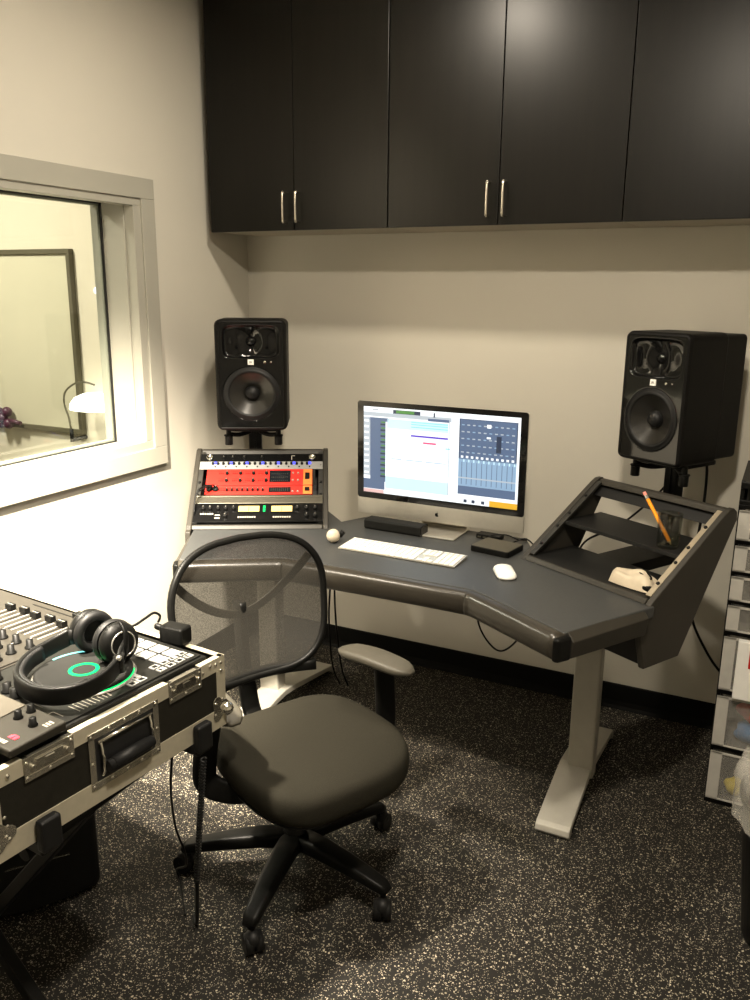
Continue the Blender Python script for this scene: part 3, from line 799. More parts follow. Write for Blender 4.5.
# ================================================================== CABLES
def cable(pts, r, label, group=None, sub=8, name='cable'):
    c = MB(); c.tube(pts, r, 8, sub=sub); c = c.build(name, 'black'); return tag(c, label, 'cable', group)
cable([(.66, -.45, .74), (.655, -.44, .60), (.64, -.40, .50), (.62, -.38, .30), (.63, -.37, .10), (.66, -.36, .012)], .004, 'black cables hanging from the desk beside the chair back', 'hanging desk cables')
cable([(.69, -.45, .74), (.70, -.45, .62), (.675, -.43, .50), (.665, -.40, .30), (.68, -.38, .10), (.70, -.36, .012)], .004, 'black cables hanging from the desk beside the chair back', 'hanging desk cables')
cable([(.64, -.46, .735), (.66, -.45, .62), (.72, -.45, .535), (.80, -.46, .52), (.92, -.45, .60), (.97, -.45, .735)], .003, 'thin black cable sagging under the desk left of centre')
cable([(1.32, -.50, .735), (1.305, -.49, .60), (1.30, -.47, .46), (1.345, -.46, .375), (1.40, -.46, .36), (1.47, -.47, .45), (1.53, -.50, .62), (1.55, -.52, .735)], .0035, 'black cable hanging in a round loop under the desk')
cable([(1.93, -.245, 1.06), (1.90, -.21, 1.02), (1.84, -.18, .93), (1.72, -.15, .80), (1.60, -.15, .72), (1.56, -.15, .60)], .004, 'black cable crossing diagonally behind the empty rack')
cable([(1.985, -.19, 1.10), (2.0, -.15, 1.05), (2.002, -.14, .92), (1.99, -.12, .75), (1.975, -.08, .60), (2.0, -.06, .45), (2.06, -.05, .33), (2.12, -.04, .25), (2.2, -.04, .19), (2.3, -.03, .16)], .005, 'black power cable from right loudspeaker snaking down the back wall')

# ================================================================== OFFICE CHAIR
CH = T(1.10, -1.43, 0) @ RZ(-R(26))
ch = thing('office_chair', 'black swivel office chair with mesh back and padded seat at the desk', 'chair', mtx=CH)
# base: five legs on castors
hb = MB(); hb.lathe([(.032, .075), (.040, .085), (.040, .125), (.030, .140), (.027, .160)], 28); hb.build('hub', 'black', ch)
gl = MB(); gl.cyl((0, 0, .10), (0, 0, .28), .026).cyl((0, 0, .27), (0, 0, .37), .016); gl.build('gas_lift', 'black', ch)
for k, dg in enumerate((-80, -8, 64, 136, 208)):
    a = R(dg+26)
    dv = Vector((math.cos(a), math.sin(a), 0))
    P = [dv*r_+Vector((0, 0, z)) for r_, z in ((.02, .112), (.10, .112), (.18, .104), (.25, .094), (.305, .084), (.322, .074))]
    l = MB(); prof = [(x, z) for x, z in rrect(.060, .042, .013, 4)]
    l.sweep(P, prof, scales=[1.1, 1.05, .95, .82, .72, .5]); leg = l.build('leg', 'black', ch)
    c = dv*.305; ca = a+R((40, -60, 20, 100, -30)[k]); cd = Vector((-math.sin(ca), math.cos(ca), 0)); off = Vector((math.cos(ca), math.sin(ca), 0))*.016
    cs = MB(); cs.cyl(c+Vector((0, 0, .040)), c+Vector((0, 0, .084)), .008, 12)
    q_ = c+off+Vector((0, 0, .0265))
    for sg in (-1, 1): cs.cyl(q_+cd*(sg*.003), q_+cd*(sg*.024), .026, 20)
    cs.cyl(q_-cd*.008, q_+cd*.008, .018, 16); cs.ball(q_+Vector((0, 0, .010)), .027, 14, (.95, .95, .9))
    cs.build('castor', 'rubber', leg)
# mechanism
MB().box((-.10, -.07, .345), (.12, .07, .385)).box((-.06, -.16, .365), (.10, .16, .385)).build('seat_mechanism', 'black', ch, bevel=.008, seg=3)
# seat cushion
def seat_outline(a):
    c, s2 = math.cos(a), math.sin(a)
    fx = .232*math.copysign(abs(c)**.52, c); fy = .238*math.copysign(abs(s2)**.55, s2)
    fy *= (1-.08*(1 if fx < 0 else .3)*abs(fx)/.245)
    return fx+.080, fy
sp = MB(); n = 56; rings = []
lev = [(.0, .372), (.80, .372), (.95, .376), (.99, .396), (1.0, .422), (.992, .444), (.965, .457), (.91, .463), (.75, .461), (.5, .456), (.2, .453), (.0, .452)]
for sc_, z in lev:
    rg = []
    for k in range(n):
        a = 2*PI*k/n; x, y = seat_outline(a); x = .085+(x-.085)*max(sc_, .004); y *= max(sc_, .004)
        drop = -.042*max(0, (x-.20)/.13)**2 + .010*(abs(y)/.25)**2*(1 if x < .2 else .3)+(-.0)
        rg.append(sp.bm.verts.new((x, y, z+(drop if z > .39 else drop*.7))))
    rings.append(rg)
for a_, b_ in zip(rings, rings[1:]):
    for k in range(n): sp.bm.faces.new([a_[k], a_[(k+1) % n], b_[(k+1) % n], b_[k]]).smooth = True
seat = sp.build('seat', 'seat', ch, sub=1)
us = MB(); n = 40; r0 = []
for sc_, z in ((.92, .374), (.90, .362), (.60, .350)):
    rg = []
    for k in range(n):
        a = 2*PI*k/n; x, y = seat_outline(a); x = .085+(x-.085)*sc_; y *= sc_
        rg.append(us.bm.verts.new((x, y, z-.030*max(0, (x-.20)/.13)**2)))
    r0.append(rg)
for a_, b_ in zip(r0, r0[1:]):
    for k in range(n): us.bm.faces.new([a_[k], a_[(k+1) % n], b_[(k+1) % n], b_[k]]).smooth = True
us.bm.faces.new(r0[-1]); us.bm.faces.new(r0[0][::-1]); us.build('seat_shell', 'black', ch)
# backrest: curved frame with stretched mesh
def back_pt(l, v):
    # l sideways -1..1, v 0..1 upwards ; returns local point
    z = .540+.378*v
    hw = .210+.038*math.sin(min(1, v*1.15)*PI*.62)
    f = -.205-.075*max(0., v)**1.3-.03*math.sin(max(0., v)*PI)+.060*(l**2)
    return Vector((f, l*hw, z))
def outline(t_):
    # closed superellipse in (l, v)
    a = 2*PI*t_; c, s2 = math.cos(a), math.sin(a)
    l = math.copysign(abs(c)**.52, c); v = .5+.5*math.copysign(abs(s2)**.60, s2)
    v2 = v+(.055*(1-abs(l)**2) if v > .5 else -.02*(1-abs(l)**2))
    return l, v2
fp = [back_pt(*outline(k/64)) for k in range(64)]
fb = MB(); fb.sweep(fp, rrect(.020, .018, .007, 3), up=(1, 0, 0), closed=True); fb.build('backrest_frame', 'black', ch)
mb = MB()
def mesh_fn(u, v):
    # disc to outline mapping
    l0, v0 = (u*2-1), (v*2-1)
    r_ = max(abs(l0), abs(v0)); 
    if r_ < 1e-6: return back_pt(0, .5)
    a = math.atan2(v0, l0); l, vv = outline((a/(2*PI)) % 1)
    return back_pt(l*r_, .5+(vv-.5)*r_)
mb.grid(mesh_fn, 36, 36); mb.build('backrest_mesh', 'meshc', ch)
# lower thick bar and lumbar bow
lb = MB(); lb.sweep([back_pt(l, -.015)+Vector((-.012, 0, 0)) for l in [x/10 for x in range(-9, 10)]], rrect(.030, .034, .010, 4)); lb.build('lower_bar', 'black', ch)
lm = MB(); lm.sweep([back_pt(l*.90, .84-.40*math.cos(l*PI/2)**.9)+Vector((-.022, 0, 0)) for l in [x/12 for x in range(-12, 13)]], rrect(.006, .026, .003, 3)); lm.build('lumbar_bow', 'pad', ch)
sn = MB(); sn.sweep(spline([(-.03, 0, .362), (-.14, 0, .365), (-.225, 0, .40), (-.262, 0, .50), (-.280, 0, .62), (-.292, 0, .74)], 6), rrect(.055, .024, .008, 4), up=(0, 0, 1)); sn.build('back_support', 'black', ch)
for sg in (-1, 1):
    am = MB()
    am.sweep(spline([(.06, sg*.10, .372), (.065, sg*.20, .370), (.070 if sg > 0 else .01, sg*.262, .385), (.072 if sg > 0 else .0, sg*.270, .44), (.072 if sg > 0 else -.004, sg*(.262 if sg > 0 else .242), .60 if sg > 0 else .585)], 6), rrect(.062, .026, .009, 4), up=(1, 0, 0) )
    arm = am.build('arm_post', 'black', ch)
    pd = MB(); c = Vector((.070, sg*.232, .618)); aa = sg*R(15); dv = Vector((math.cos(aa), math.sin(aa), 0)); sd = Vector((-math.sin(aa), math.cos(aa), 0))
    P = []; S_ = []
    if sg < 0: c = Vector((-.006, -.238, .600)); dv = Vector((1, 0, 0)); sd = Vector((0, 1, 0))
    for k in range(15):
        t_ = k/14; s1 = (t_-.5)*.255
        P.append(c+dv*s1+sd*(sg*(-.012)*math.cos(t_*PI*2)*.0)+Vector((0, 0, .012-.020*abs(t_-.45)**1.5*1.2)))
        S_.append(max(.35, (1-abs(2*t_-1)**9))*(.86+.16*math.sin(t_*PI)))
    pd.sweep(P, rrect(.085, .026, .011, 4), scales=S_); pd.build('arm_pad', 'pad', ch)

# ================================================================== FLIGHT CASE
FM = T(1.09, -1.72, 0) @ RZ(-R(6))
fc = thing('flight_case', 'black flight case with aluminium edges and recessed handle holding the mixer', 'case', mtx=FM)
CX, CY = -.97, -.620          # case runs x in CX..0, y in CY..0
Z0, Z1 = .614, .792
b = MB(); th = .010
b.box((CX, CY, Z0), (0, 0, Z0+th)).box((-th, CY, Z0+th), (0, 0, Z1)).box((CX, CY, Z0+th), (CX+th, 0, Z1)).box((CX+th, CY, Z0+th), (-th, CY+th, Z1)).box((CX+th, -th, Z0+th), (-th, 0, Z1))
b.build('case_shell', 'laminate', fc)
def lband(name, z0, z1, top):
    b = MB(); t_ = .0022
    ys = [(CY, -.610+.015), (-.455, -.215), (-.075+.015, 0)]
    if top:
        # the rim has gaps where the latch dishes sit
        for y0, y1 in ((CY, -.542), (-.431, -.178), (-.078, 0)):
            b.box((.0001, y0, z0), (t_, y1, z1)); b.box((-.014, y0, z1), (t_, y1, z1+.0022))
        b.box((CX, .0001, z0), (t_, t_, z1)); b.box((CX, -.014, z1), (t_, t_, z1+.0022)); b.box((CX, CY-t_, z0), (t_, CY-.0001, z1)); b.box((CX, CY-t_, z1), (t_, CY+.014, z1+.0022))
    else:
        b.box((.0001, CY, z0), (t_, 0, z1)); b.box((CX, .0001, z0), (t_, t_, z1)); b.box((CX, CY-t_, z0), (t_, CY-.0001, z1))
    b.build(name, 'extr', fc, bevel=.0006)
lband('rim_band', Z1-.032, Z1, True); lband('bottom_band', Z0-.002, Z0+.048, False)
MB().box((.0001, -.026, Z0+.048), (.0022, 0, Z1-.032)).box((-.026, .0001, Z0+.048), (.0022, .0022, Z1-.032)).build('corner_band', 'extr', fc, bevel=.0005)
MB().box((.0001, CY, Z0+.048), (.0022, CY+.026, Z1-.032)).build('corner_band', 'extr', fc, bevel=.0005)
# frame dish helper: plate on the face with opening, dished pan and rivets (y0<y1)
def rivets(parent, pts, r_=.0042):
    rv = MB()
    for y, z in pts: rv.ball((.0045, y, z), r_, 12, (.55, 1, 1))
    rv.build('rivet', 'chrome', parent)
def dish(name, y0, y1, z0, z1, fw, open_top=False):
    d = MB(); t0, t1 = .0024, .0046
    if not open_top: d.box((t0, y0, z1-fw), (t1, y1, z1))
    d.box((t0, y0, z0), (t1, y1, z0+fw)).box((t0, y0, z0+fw), (t1, y0+fw, z1)).box((t0, y1-fw, z0+fw), (t1, y1, z1))
    return d
# carrying handle, set in a dark recess drawn as a shallow pan on the face
hd_ = dish('handle_plate', -.398, -.212, .646, .772, .015).build('handle_plate', 'hard', fc, bevel=.0015)
rivets(hd_, [(-.391, .705), (-.391, .653), (-.345, .653), (-.305, .653), (-.265, .653), (-.219, .705), (-.219, .653), (-.391, .765), (-.345, .765), (-.305, .765), (-.265, .765), (-.219, .765)])
MB().box((.0023, -.383, .661), (.0030, -.227, .757)).build('handle_pan', 'gasket', fc)
b = MB()
for y in (-.370, -.240): b.tube([(.006, y, .748), (.010, y, .730), (.014, y, .707), (.012, y, .685), (.006, y, .671)], .0035, 8, sub=3)
b.cyl((.006, -.377, .748), (.006, -.233, .748), .0040, 10)
b.build('handle_bracket', 'chrome', fc)
b = MB(); b.cyl((.016, -.365, .692), (.016, -.245, .692), .0125, 16).cyl((.016, -.352, .692), (.016, -.258, .692), .014, 16); b.build('handle_grip', 'rubber', fc)
for y0, y1 in ((-.542, -.431), (-.178, -.078)):
    l = dish('latch_plate', y0, y1, .744, .7935, .012, True)
    l.box((.0024, y0+.012, .756), (.0034, y1-.012, .790)); l.box((-.009, y0+.012, .788), (.0034, y1-.012, .7935))
    l = l.build('latch_dish', 'hard', fc, bevel=.0012)
    cy = (y0+y1)/2
    bb = MB(); bb.box((.0034, cy-.030, .762), (.0065, cy+.030, .783)).box((.0065, cy-.010, .766), (.0085, cy+.010, .779)).cyl((.003, cy-.038, .772), (.010, cy-.038, .772), .004, 12).cyl((.003, cy+.038, .772), (.010, cy+.038, .772), .004, 12)
    bb.build('latch_catch', 'chrome', l, bevel=.0008)
    rivets(l, [(y0+.006, .783), (y0+.006, .752), (cy, .750), (y1-.006, .752), (y1-.006, .783)], .0040)
rim = []
rivets(fc, [(-.012, .780), (-.030, .780), (-.048, .783), (-.072, .776), (-.012, .760), (-.575, .777), (-.590, .700), (-.590, .660)], .0042)
# ball corners with clover plates
for cy_, sg in ((0, 1), (CY, -1)):
    c = MB(); c.ball((.004, cy_+sg*.002, Z0+.040), .017, 20)
    # lobed plate on the side face
    plate = []
    for k in range(28):
        a = 2*PI*k/28; r_ = .026+.006*math.cos(3*a); plate.append((cy_-sg*.020+r_*math.cos(a), Z0+.050+r_*math.sin(a)*1.1))
    c.prism(plate, .0024, .0042, 'x')
    c.prism([(x_, z_) for x_, z_ in rrect(.045, .05, .015, 4)], cy_+sg*.0024, cy_+sg*.0042, 'y', T(-.022, 0, Z0+.045))
    c = c.build('ball_corner', 'chrome', fc, bevel=.0006)
    rivets(c, [(cy_-sg*.012, Z0+.071), (cy_-sg*.034, Z0+.066), (cy_-sg*.036, Z0+.038)], .0042)

# controller inside the case: black deck + pale mixer section
ct = thing('dj_controller', 'black DJ controller with lit jog wheel and pale mixer panel, in the flight case', 'DJ controller', mtx=FM @ T(0, 0, Z0+th))
zt = .806-(Z0+th)
b = MB(); b.box((-.345, -.500, .001), (-.016, -.040, zt-.004)); b.box((-.335, -.492, zt-.004), (-.024, -.048, zt)); b.build('deck_body', 'deck', ct, bevel=.004, seg=3)
b = MB(); b.box((-.90, -.500, .001), (-.3455, -.040, zt-.002)); b.box((-.895, -.495, zt-.002), (-.350, -.045, zt+.002)); b.build('mixer_body', 'mixer', ct, bevel=.004, seg=3)
jc = (-.160, -.270)
j = MB(); j.lathe([(.112, 0), (.112, .004), (.108, .006), (.104, .006)], 64, T(jc[0], jc[1], zt)); j.mi = 1
j.lathe([(.1045, .0), (.1045, .014), (.100, .017), (.094, .017), (.090, .0155), (.001, .0155)], 64, T(jc[0], jc[1], zt)); jw = j.build('jog_wheel', ['silver', 'blackm'], ct)
g_ = MB()
def arc(mb, r0, r1, z0, z1, a0, a1, nseg=24):
    for k in range(nseg):
        t0, t1 = R(a0+(a1-a0)*k/nseg), R(a0+(a1-a0)*(k+1)/nseg)
        q_ = [(jc[0]+r_*math.cos(t_), jc[1]+r_*math.sin(t_)) for r_, t_ in ((r0, t0), (r1, t0), (r1, t1), (r0, t1))]
        mb.prism(q_, z0, z1, 'z')
arc(g_, .1046, .1078, zt+.006, zt+.0072, -75, 48, 30); arc(g_, .1046, .1078, zt+.006, zt+.0072, 150, 178, 8); arc(g_, .025, .033, zt+.0157, zt+.0165, 0, 360, 48)
g_.build('ring_light', 'green', jw)
g_ = MB(); arc(g_, .1046, .1078, zt+.006, zt+.0072, 130, 150, 6); arc(g_, .092, .098, zt+.0172, zt+.0178, 110, 185, 16); g_.build('rim_light', 'cyan', jw)
for i in range(4):
    for k in range(2):
        o = MB().box((-.0185, -.0165, 0), (.0185, .0165, .005)).build('pad', 'padlit', ct, bevel=.002); o.location = (-.082-i*.0425, -.083-k*.040, zt)
for i, (x, y) in enumerate(((-.040, -.072), (-.062, -.072), (-.040, -.100), (-.062, -.100), (-.040, -.128), (-.062, -.128), (-.040, -.156), (-.062, -.156), (-.040, -.215), (-.060, -.215), (-.040, -.240), (-.060, -.240))):
    b = MB(); b.box((-.0085, -.0105, 0), (.0085, .0105, .003)); b.mi = 1; b.box((-.0055, -.0065, .003), (.0055, .0055 if i % 3 else -.001, .0034)); o = b.build('button', ['padlit', 'black'], ct, bevel=.0008); o.location = (x, y, zt)
b = MB()
for i in range(9): b.box((-.075+(i % 2)*.0, -.300-i*.010, zt+.0002), (-.038, -.2985-i*.010, zt+.0008))
for i in range(6): b.box((-.290+i*.032, -.168, zt+.0002), (-.272+i*.032, -.166, zt+.0008))
for x, y in ((-.065, -.420), (-.065, -.455), (-.13, -.42), (-.13, -.455)):
    b.box((x-.016, y-.009, zt+.0002), (x+.016, y-.0078, zt+.0008)).box((x-.016, y+.0078, zt+.0002), (x+.016, y+.009, zt+.0008)).box((x-.016, y-.009, zt+.0002), (x-.0148, y+.009, zt+.0008))
b.build('printed_lines', 'lightmark', ct)
# mixer faders and knobs
for i in range(5):
    x = -.425-i*.052
    b = MB(); b.mi = 1; b.box((x-.0016, -.205, zt+.002), (x+.0016, -.118, zt+.0026)); b.mi = 0
    for sx in (-.013, .013): b.box((x+sx-.0014, -.205, zt+.002), (x+sx+.0014, -.118, zt+.0028))
    b.build('fader_slot', ['lightmark', 'black'], ct)
    c = MB(); c.box((-.012, -.008, .003), (.012, .008, .018)).box((-.002, -.004, 0), (.002, .004, .004)); c.mi = 1; c.box((-.012, -.0008, .018), (.012, .0008, .0184)); c = c.build('fader_cap', ['black', 'lightmark'], ct, bevel=.002); c.location = (x, -.122+(.003 if i % 2 else -.002), zt+.002)
b = MB(); b.box((-.62, -.068, zt+.002), (-.42, -.064, zt+.0028)); b.build('crossfader_slot', 'black', ct)
c = MB(); c.box((-.010, -.012, .003), (.010, .012, .018)).box((-.002, -.002, 0), (.002, .002, .004)); c = c.build('fader_cap', 'black', ct, bevel=.002); c.location = (-.435, -.066, zt+.002)
for i in range(5):
    for k in range(5):
        x = -.385-i*.052-(.010 if k % 2 else 0); y = -.245-k*.043
        b = MB(); b.lathe([(.0125, 0), (.012, .004), (.0085, .006), (.0078, .022), (.004, .0225)], 18); b.mi = 1; b.box((-.0008, .002, .0225), (.0008, .0078, .0232)); o = b.build('knob', ['black', 'lightmark'], ct); o.location = (x, y, zt+.002)
for x, y in ((-.235, -.408), (-.275, -.418), (-.200, -.415), (-.305, -.385)):
    b = MB(); b.lathe([(.013, 0), (.012, .004), (.0095, .006), (.0088, .022), (.004, .0225)], 18); o = b.build('knob', 'black', ct); o.location = (x, y, zt)
# effects unit on the near end
fx = thing('effects_unit', 'small grey effects box with square screen, three knobs and red mark', 'effects unit', mtx=FM @ T(-.125, -.505, .8075))
b = MB(); b.prism([(-.062, .0), (.062, .0), (.062, .020), (-.062, .016)], -.155, .130, 'x', I4); b.build('unit_body', 'fx', fx, bevel=.004, seg=3)
mtf = T(0, 0, .0181) @ RX(math.atan2(.004, .124))
MB().box((-.150, -.050, .0005), (.012, .056, .0022), mtf).build('touch_screen', 'scr', fx, bevel=.0008)
for x, y in ((.040, .020), (.040, .048), (.088, .018)):
    k = MB(); k.lathe([(.010, 0), (.0095, .003), (.0075, .005), (.0068, .017), (.003, .0175)], 18); k = k.build('knob', 'black', fx); k.location = (x, y, .0178)
b = MB()
for i in range(2): b.box((.085+i*.012, -.034, .0004), (.094+i*.012, -.026+i*.002, .0012), mtf)
b.box((.088, -.026, .0004), (.104, -.022, .0012), mtf); b.build('red_mark', 'redmark', fx)
b = MB()
for i in range(9): b.box((.018+i*.0105-.01, -.052, .0004), (.026+i*.0105-.01, -.043, .0010), mtf)
for i in range(3): b.box((.104, .026+i*.007, .0004), (.118, .030+i*.007, .0010), mtf)
b.build('printed_text', 'lightmark', fx)
# foam filling the near end of the case
MB().box((CX+.012, CY+.012, Z0+th), (-.012, -.550, .775)).build('foam_lining', 'blackm', fc, bevel=.003)
# adapter block on the back rim + headphone lead
ad = MB(); ad.box((-.030, -.020, 0), (.030, .020, .038)); ad.cyl((-.030, 0, .024), (-.052, -.004, .030), .007, 12); ad = ad.build('plug_adapter', 'black', bevel=.006, seg=3)
ad.matrix_world = FM @ T(-.142, -.012, .7950) @ RZ(R(8)) @ Matrix.Diagonal((1.15, 1.1, 1.2, 1))
tag(ad, 'black plug block on the back corner of the flight case', 'plug')

# ================================================================== HEADPHONES
hp = thing('headphones', 'black over-ear headphones with silver ring lying on the DJ controller', 'headphones', (0, 0, 0))
def cup(center, axis, name, ringm=True):
    a = Vector(axis).normalized(); mt = Matrix.Translation(center) @ a.to_track_quat('Z', 'Y').to_matrix().to_4x4() @ Matrix.Diagonal((1, 1.0, 1, 1))
    c = MB(); c.lathe([(.030, -.012), (.043, -.010), (.047, -.004), (.047, .004), (.044, .012), (.036, .019), (.022, .022), (.0005, .022)], 40, mt, cap=False)
    c.lathe([(.030, -.012), (.0005, -.012)], 40, mt, cap=False); o = c.build('ear_cup', 'black', hp)
    p_ = MB(); p_.lathe([(.046, -.012), (.050, -.018), (.049, -.027), (.043, -.033), (.032, -.033), (.027, -.026), (.027, -.012)], 40, mt, cap=False); p_.build('ear_pad', 'rubber', hp)
    if ringm:
        r_ = MB(); r_.lathe([(.0270, .0215), (.0275, .0232), (.0300, .0228), (.0302, .0205)], 48, mt, cap=False); r_.build('silver_ring', 'silver', o)
    return o
cup((.944, -1.905, .868), (1., -.28, .10), 'n'); cup((.828, -1.876, .868), (-1., .28, .05), 'f')
bd = MB(); HP = spline([(.812, -1.915, .862), (.795, -1.955, .850), (.797, -2.03, .843), (.845, -2.10, .840), (.925, -2.128, .840), (.995, -2.105, .843), (1.022, -2.04, .850), (1.010, -1.975, .860)], 8)
bd.sweep(HP, rrect(.013, .040, .006, 4)); bd.build('headband', 'black', hp)
bp2 = MB(); bp2.sweep(HP[12:46], [(x-.0085, z) for x, z in rrect(.013, .036, .006, 4)]); bp2.build('headband_pad', 'rubber', hp)
for a_, b_, c_ in (((1.010, -1.975, .860), (.995, -1.955, .868), (.972, -1.914, .872)), ((.812, -1.915, .862), (.812, -1.895, .865), (.818, -1.872, .868))):
    y_ = MB(); y_.cyl(Vector(a_)+Vector((0, 0, -.018)), Vector(a_)+Vector((0, 0, .018)), .011, 16).sweep(spline([a_, b_, c_], 5), rrect(.010, .026, .004, 3)); y_.build('yoke', 'black', hp)
MB().ball((1.019, -1.983, .878), .0065, 14).build('hinge_screw', 'silver', hp)
y_ = MB(); y_.sweep(spline([(.976, -1.935, .835), (.986, -1.928, .865), (.981, -1.920, .905), (.962, -1.912, .922)], 5), rrect(.012, .007, .003, 3), up=(1, 0, 0)); y_.build('yoke', 'black', hp)
cable([(.93, -1.865, .872), (.94, -1.845, .880), (.965, -1.82, .895), (.985, -1.79, .90), (.975, -1.75, .878), (.950, -1.735, .850), (.905, -1.715, .840)][:0] or
      [(.915, -1.862, .880), (.925, -1.835, .878), (.93, -1.80, .885), (.925, -1.765, .885), (.915, -1.735, .868), (.905, -1.722, .852), (.893, -1.715, .838)], .0032, 'black headphone lead arching over to the plug block', name='headphone_cable')

# ================================================================== CASE STAND (folding X)
sd = thing('folding_stand', 'black folding cross-leg stand carrying the flight case', 'stand', (0, 0, 0))
for y in (-.092, -.510):
    b = MB(); b.box((-.90, y-.015, .586), (.010, y+.015, .6120), FM); o = b.build('support_bar', 'black', sd, bevel=.003)
    e = MB(); e.box((.004, y-.023, .592), (.026, y+.023, .660), FM); e.box((-.05, y-.022, .582), (.018, y+.022, .6125), FM); e.build('rubber_stop', 'rubber', o, bevel=.006, seg=3)
def leg(a_, b_, nm='leg'):
    a_, b_ = Vector(a_), Vector(b_); d = b_-a_
    l = MB(); l.sweep([a_, a_+d*.5, b_], rrect(.030, .030, .003, 2), up=(0, 1, 0), smooth=False); return l.build(nm, 'black', sd, bevel=.002)
leg((1.00, -2.085, .572), (.515, -2.085, .016)); leg((.845, -2.125, .016), (.32, -2.125, .572))
for x in (1.00, .32):
    b = MB(); b.cyl((x, -2.25, .572), (x, -1.80, .572), .0138, 14); b.build('cross_tube', 'black', sd)
for x, y in ((.515, -2.085), (.845, -2.125)):
    b = MB(); b.box((x-.020, y-.018, 0), (x+.020, y+.018, .020)); b.build('foot', 'rubber', sd, bevel=.004)
MB().cyl((.672, -2.14, .205), (.672, -2.07, .205), .012, 14).build('pivot_bolt', 'steel', sd)

# subwoofer under the case
sw = thing('subwoofer', 'black box subwoofer with curved bottom front on the floor under the case', 'speaker', mtx=T(.362, -1.758, 0) @ RZ(R(53)))
b = MB()
pr = []
for k in range(13):
    t_ = k/12; pr.append((-.19+.38*t_, -.215-.035*math.sin(t_*PI)))
poly = pr+[(.19, .20), (-.19, .20)]
b.prism(poly, .006, .44, 'z', smooth=False); b.build('subwoofer_cabinet', 'blackm', sw, bevel=.018, seg=4, ang=50)
MB().box((-.05, -.2545, .155), (.11, -.2475, .158)).build('slot_highlight', 'silver', sw)  # silver strip painted in as the highlight along the slot
b = MB()
for x in (-.15, .15):
    for y in (-.17, .16): b.cyl((x, y, 0), (x, y, .007), .018, 14)
b.build('rubber_feet', 'rubber', sw)

# coiled lead and loose leads by the case corner
c = MB(); P = []
for k in range(0, 420):
    t_ = k/420; P.append(Vector((1.125-.085*t_+.006*math.cos(k*.62), -1.852+.055*t_+.006*math.sin(k*.62), .600-.40*t_)))
c.tube(P, .0024, 6); c.tube([P[-1], (1.03, -1.785, .15), (1.01, -1.765, .07), (.985, -1.740, .012), (.955, -1.715, .006)], .005, 8, sub=6)
c = c.build('coiled_cable', 'rubber'); tag(c, 'black coiled lead hanging from the flight case corner to the floor', 'cable')
cable([(1.05, -1.87, .60), (1.035, -1.865, .50), (1.02, -1.84, .38), (1.01, -1.80, .28), (.96, -1.74, .18), (.88, -1.68, .10), (.83, -1.63, .04), (.83, -1.62, .008), (.88, -1.67, .006), (.94, -1.73, .010)], .003, 'thin black lead dangling beside the coiled one and looping on the floor')

# ================================================================== DRAWER TOWER
dt = thing('drawer_tower', 'tall drawer tower with black frame and translucent drawers at right edge', 'drawer unit', (2.128, -.53, 0))
TW, TD = .36, .36
bars = [(.0, .022), (.198, .216), (.393, .412), (.596, .612), (.700, .713), (.795, .808), (.893, .908), (1.005, 1.018)]
b = MB()
for z0, z1 in bars: b.box((0, .004, z0), (TW, TD, z1))
for x in (0, TW-.012):
    for y in (.010, TD-.014): b.box((x, y, .0), (x+.012, y+.014, 1.09))
b.box((0, .002, 1.018), (TW, TD, 1.032)); b.box((0.0, .0, 1.068), (TW, TD, 1.088)).box((.0, .012, 1.032), (.006, TD, 1.068)).box((TW-.006, .012, 1.032), (TW, TD, 1.068)).box((0, TD-.006, 1.03), (TW, TD, 1.07)).box((.02, .008, 1.032), (TW-.02, .012, 1.068))
b.build('tower_frame', 'black', dt, bevel=.003)
for i in range(7):
    z0, z1 = bars[i][1]+.0015, bars[i+1][0]-.002
    d = MB(); t_ = .0028
    d.box((.004, -.006, z0), (TW-.004, -.006+t_, z1)); d.box((.013, -.003, z0), (.013+t_, TD-.02, z1-.005)); d.box((TW-.013-t_, -.003, z0), (TW-.013, TD-.02, z1-.005)); d.box((.013, -.003, z0), (TW-.013, TD-.02, z0+t_)); d.box((.013, TD-.02, z0), (TW-.013, TD-.02+t_, z1-.005))
    dr = d.build('drawer', 'trans', dt, bevel=.001)
    MB().box((.004, -.0085, z0), (.040, -.0062, z1)).box((.004, -.0085, z0), (TW-.004, -.0062, z0+.006)).box((.004, -.0085, z1-.008), (TW-.004, -.0062, z1)).build('drawer_border', 'transb', dr, bevel=.0008)
    if z1-z0 > .15:
        MB().box((.10, -.020, z1-.03), (.24, -.0087, z1-.022)).build('handle_lip', 'trans', dr, bevel=.001)
cb = thing('label_card', 'white folded card hanging on the front of the big upper drawer', 'card', (2.175, -.545, .452))
MB().box((0, -.020, -.05), (.11, .004, .145)).build('card_sleeve', 'white', cb, bevel=.003)
MB().box((.035, -.0212, .06), (.075, -.0202, .12)).build('dark_print', 'redp', cb)
def blob(name, x, y, z, sx, sy, sz, m_, label, cat):
    b = MB(); ph = random.random()*6
    b.ball((0, 0, 0), 1, 24)
    for v in b.bm.verts:
        c = v.co; k = 1+.10*math.sin(4*c.x+ph)+.08*math.sin(5*c.y+3*c.z+ph); v.co = Vector((c.x*sx*k, c.y*sy*k, max(-sz*.92, c.z*sz*k)))
    o = b.build(name, m_); o.location = (x, y, z+sz*.92); tag(o, label, cat); return o
X_, Y_ = 2.128, -.53
blob('red_cloth', X_+.115, Y_+.06, .417, .065, .045, .075, 'red', 'red bundle inside the big upper drawer behind the white card', 'cloth')
blob('folded_red_cloth', X_+.14, Y_+.06, .285, .075, .045, .045, 'red', 'red bundle on top of blue ones in the second drawer from the floor', 'cloth')
blob('blue_cloth', X_+.15, Y_+.055, .2215, .085, .045, .035, 'bluec', 'blue bundle low in the second drawer from the floor', 'cloth')
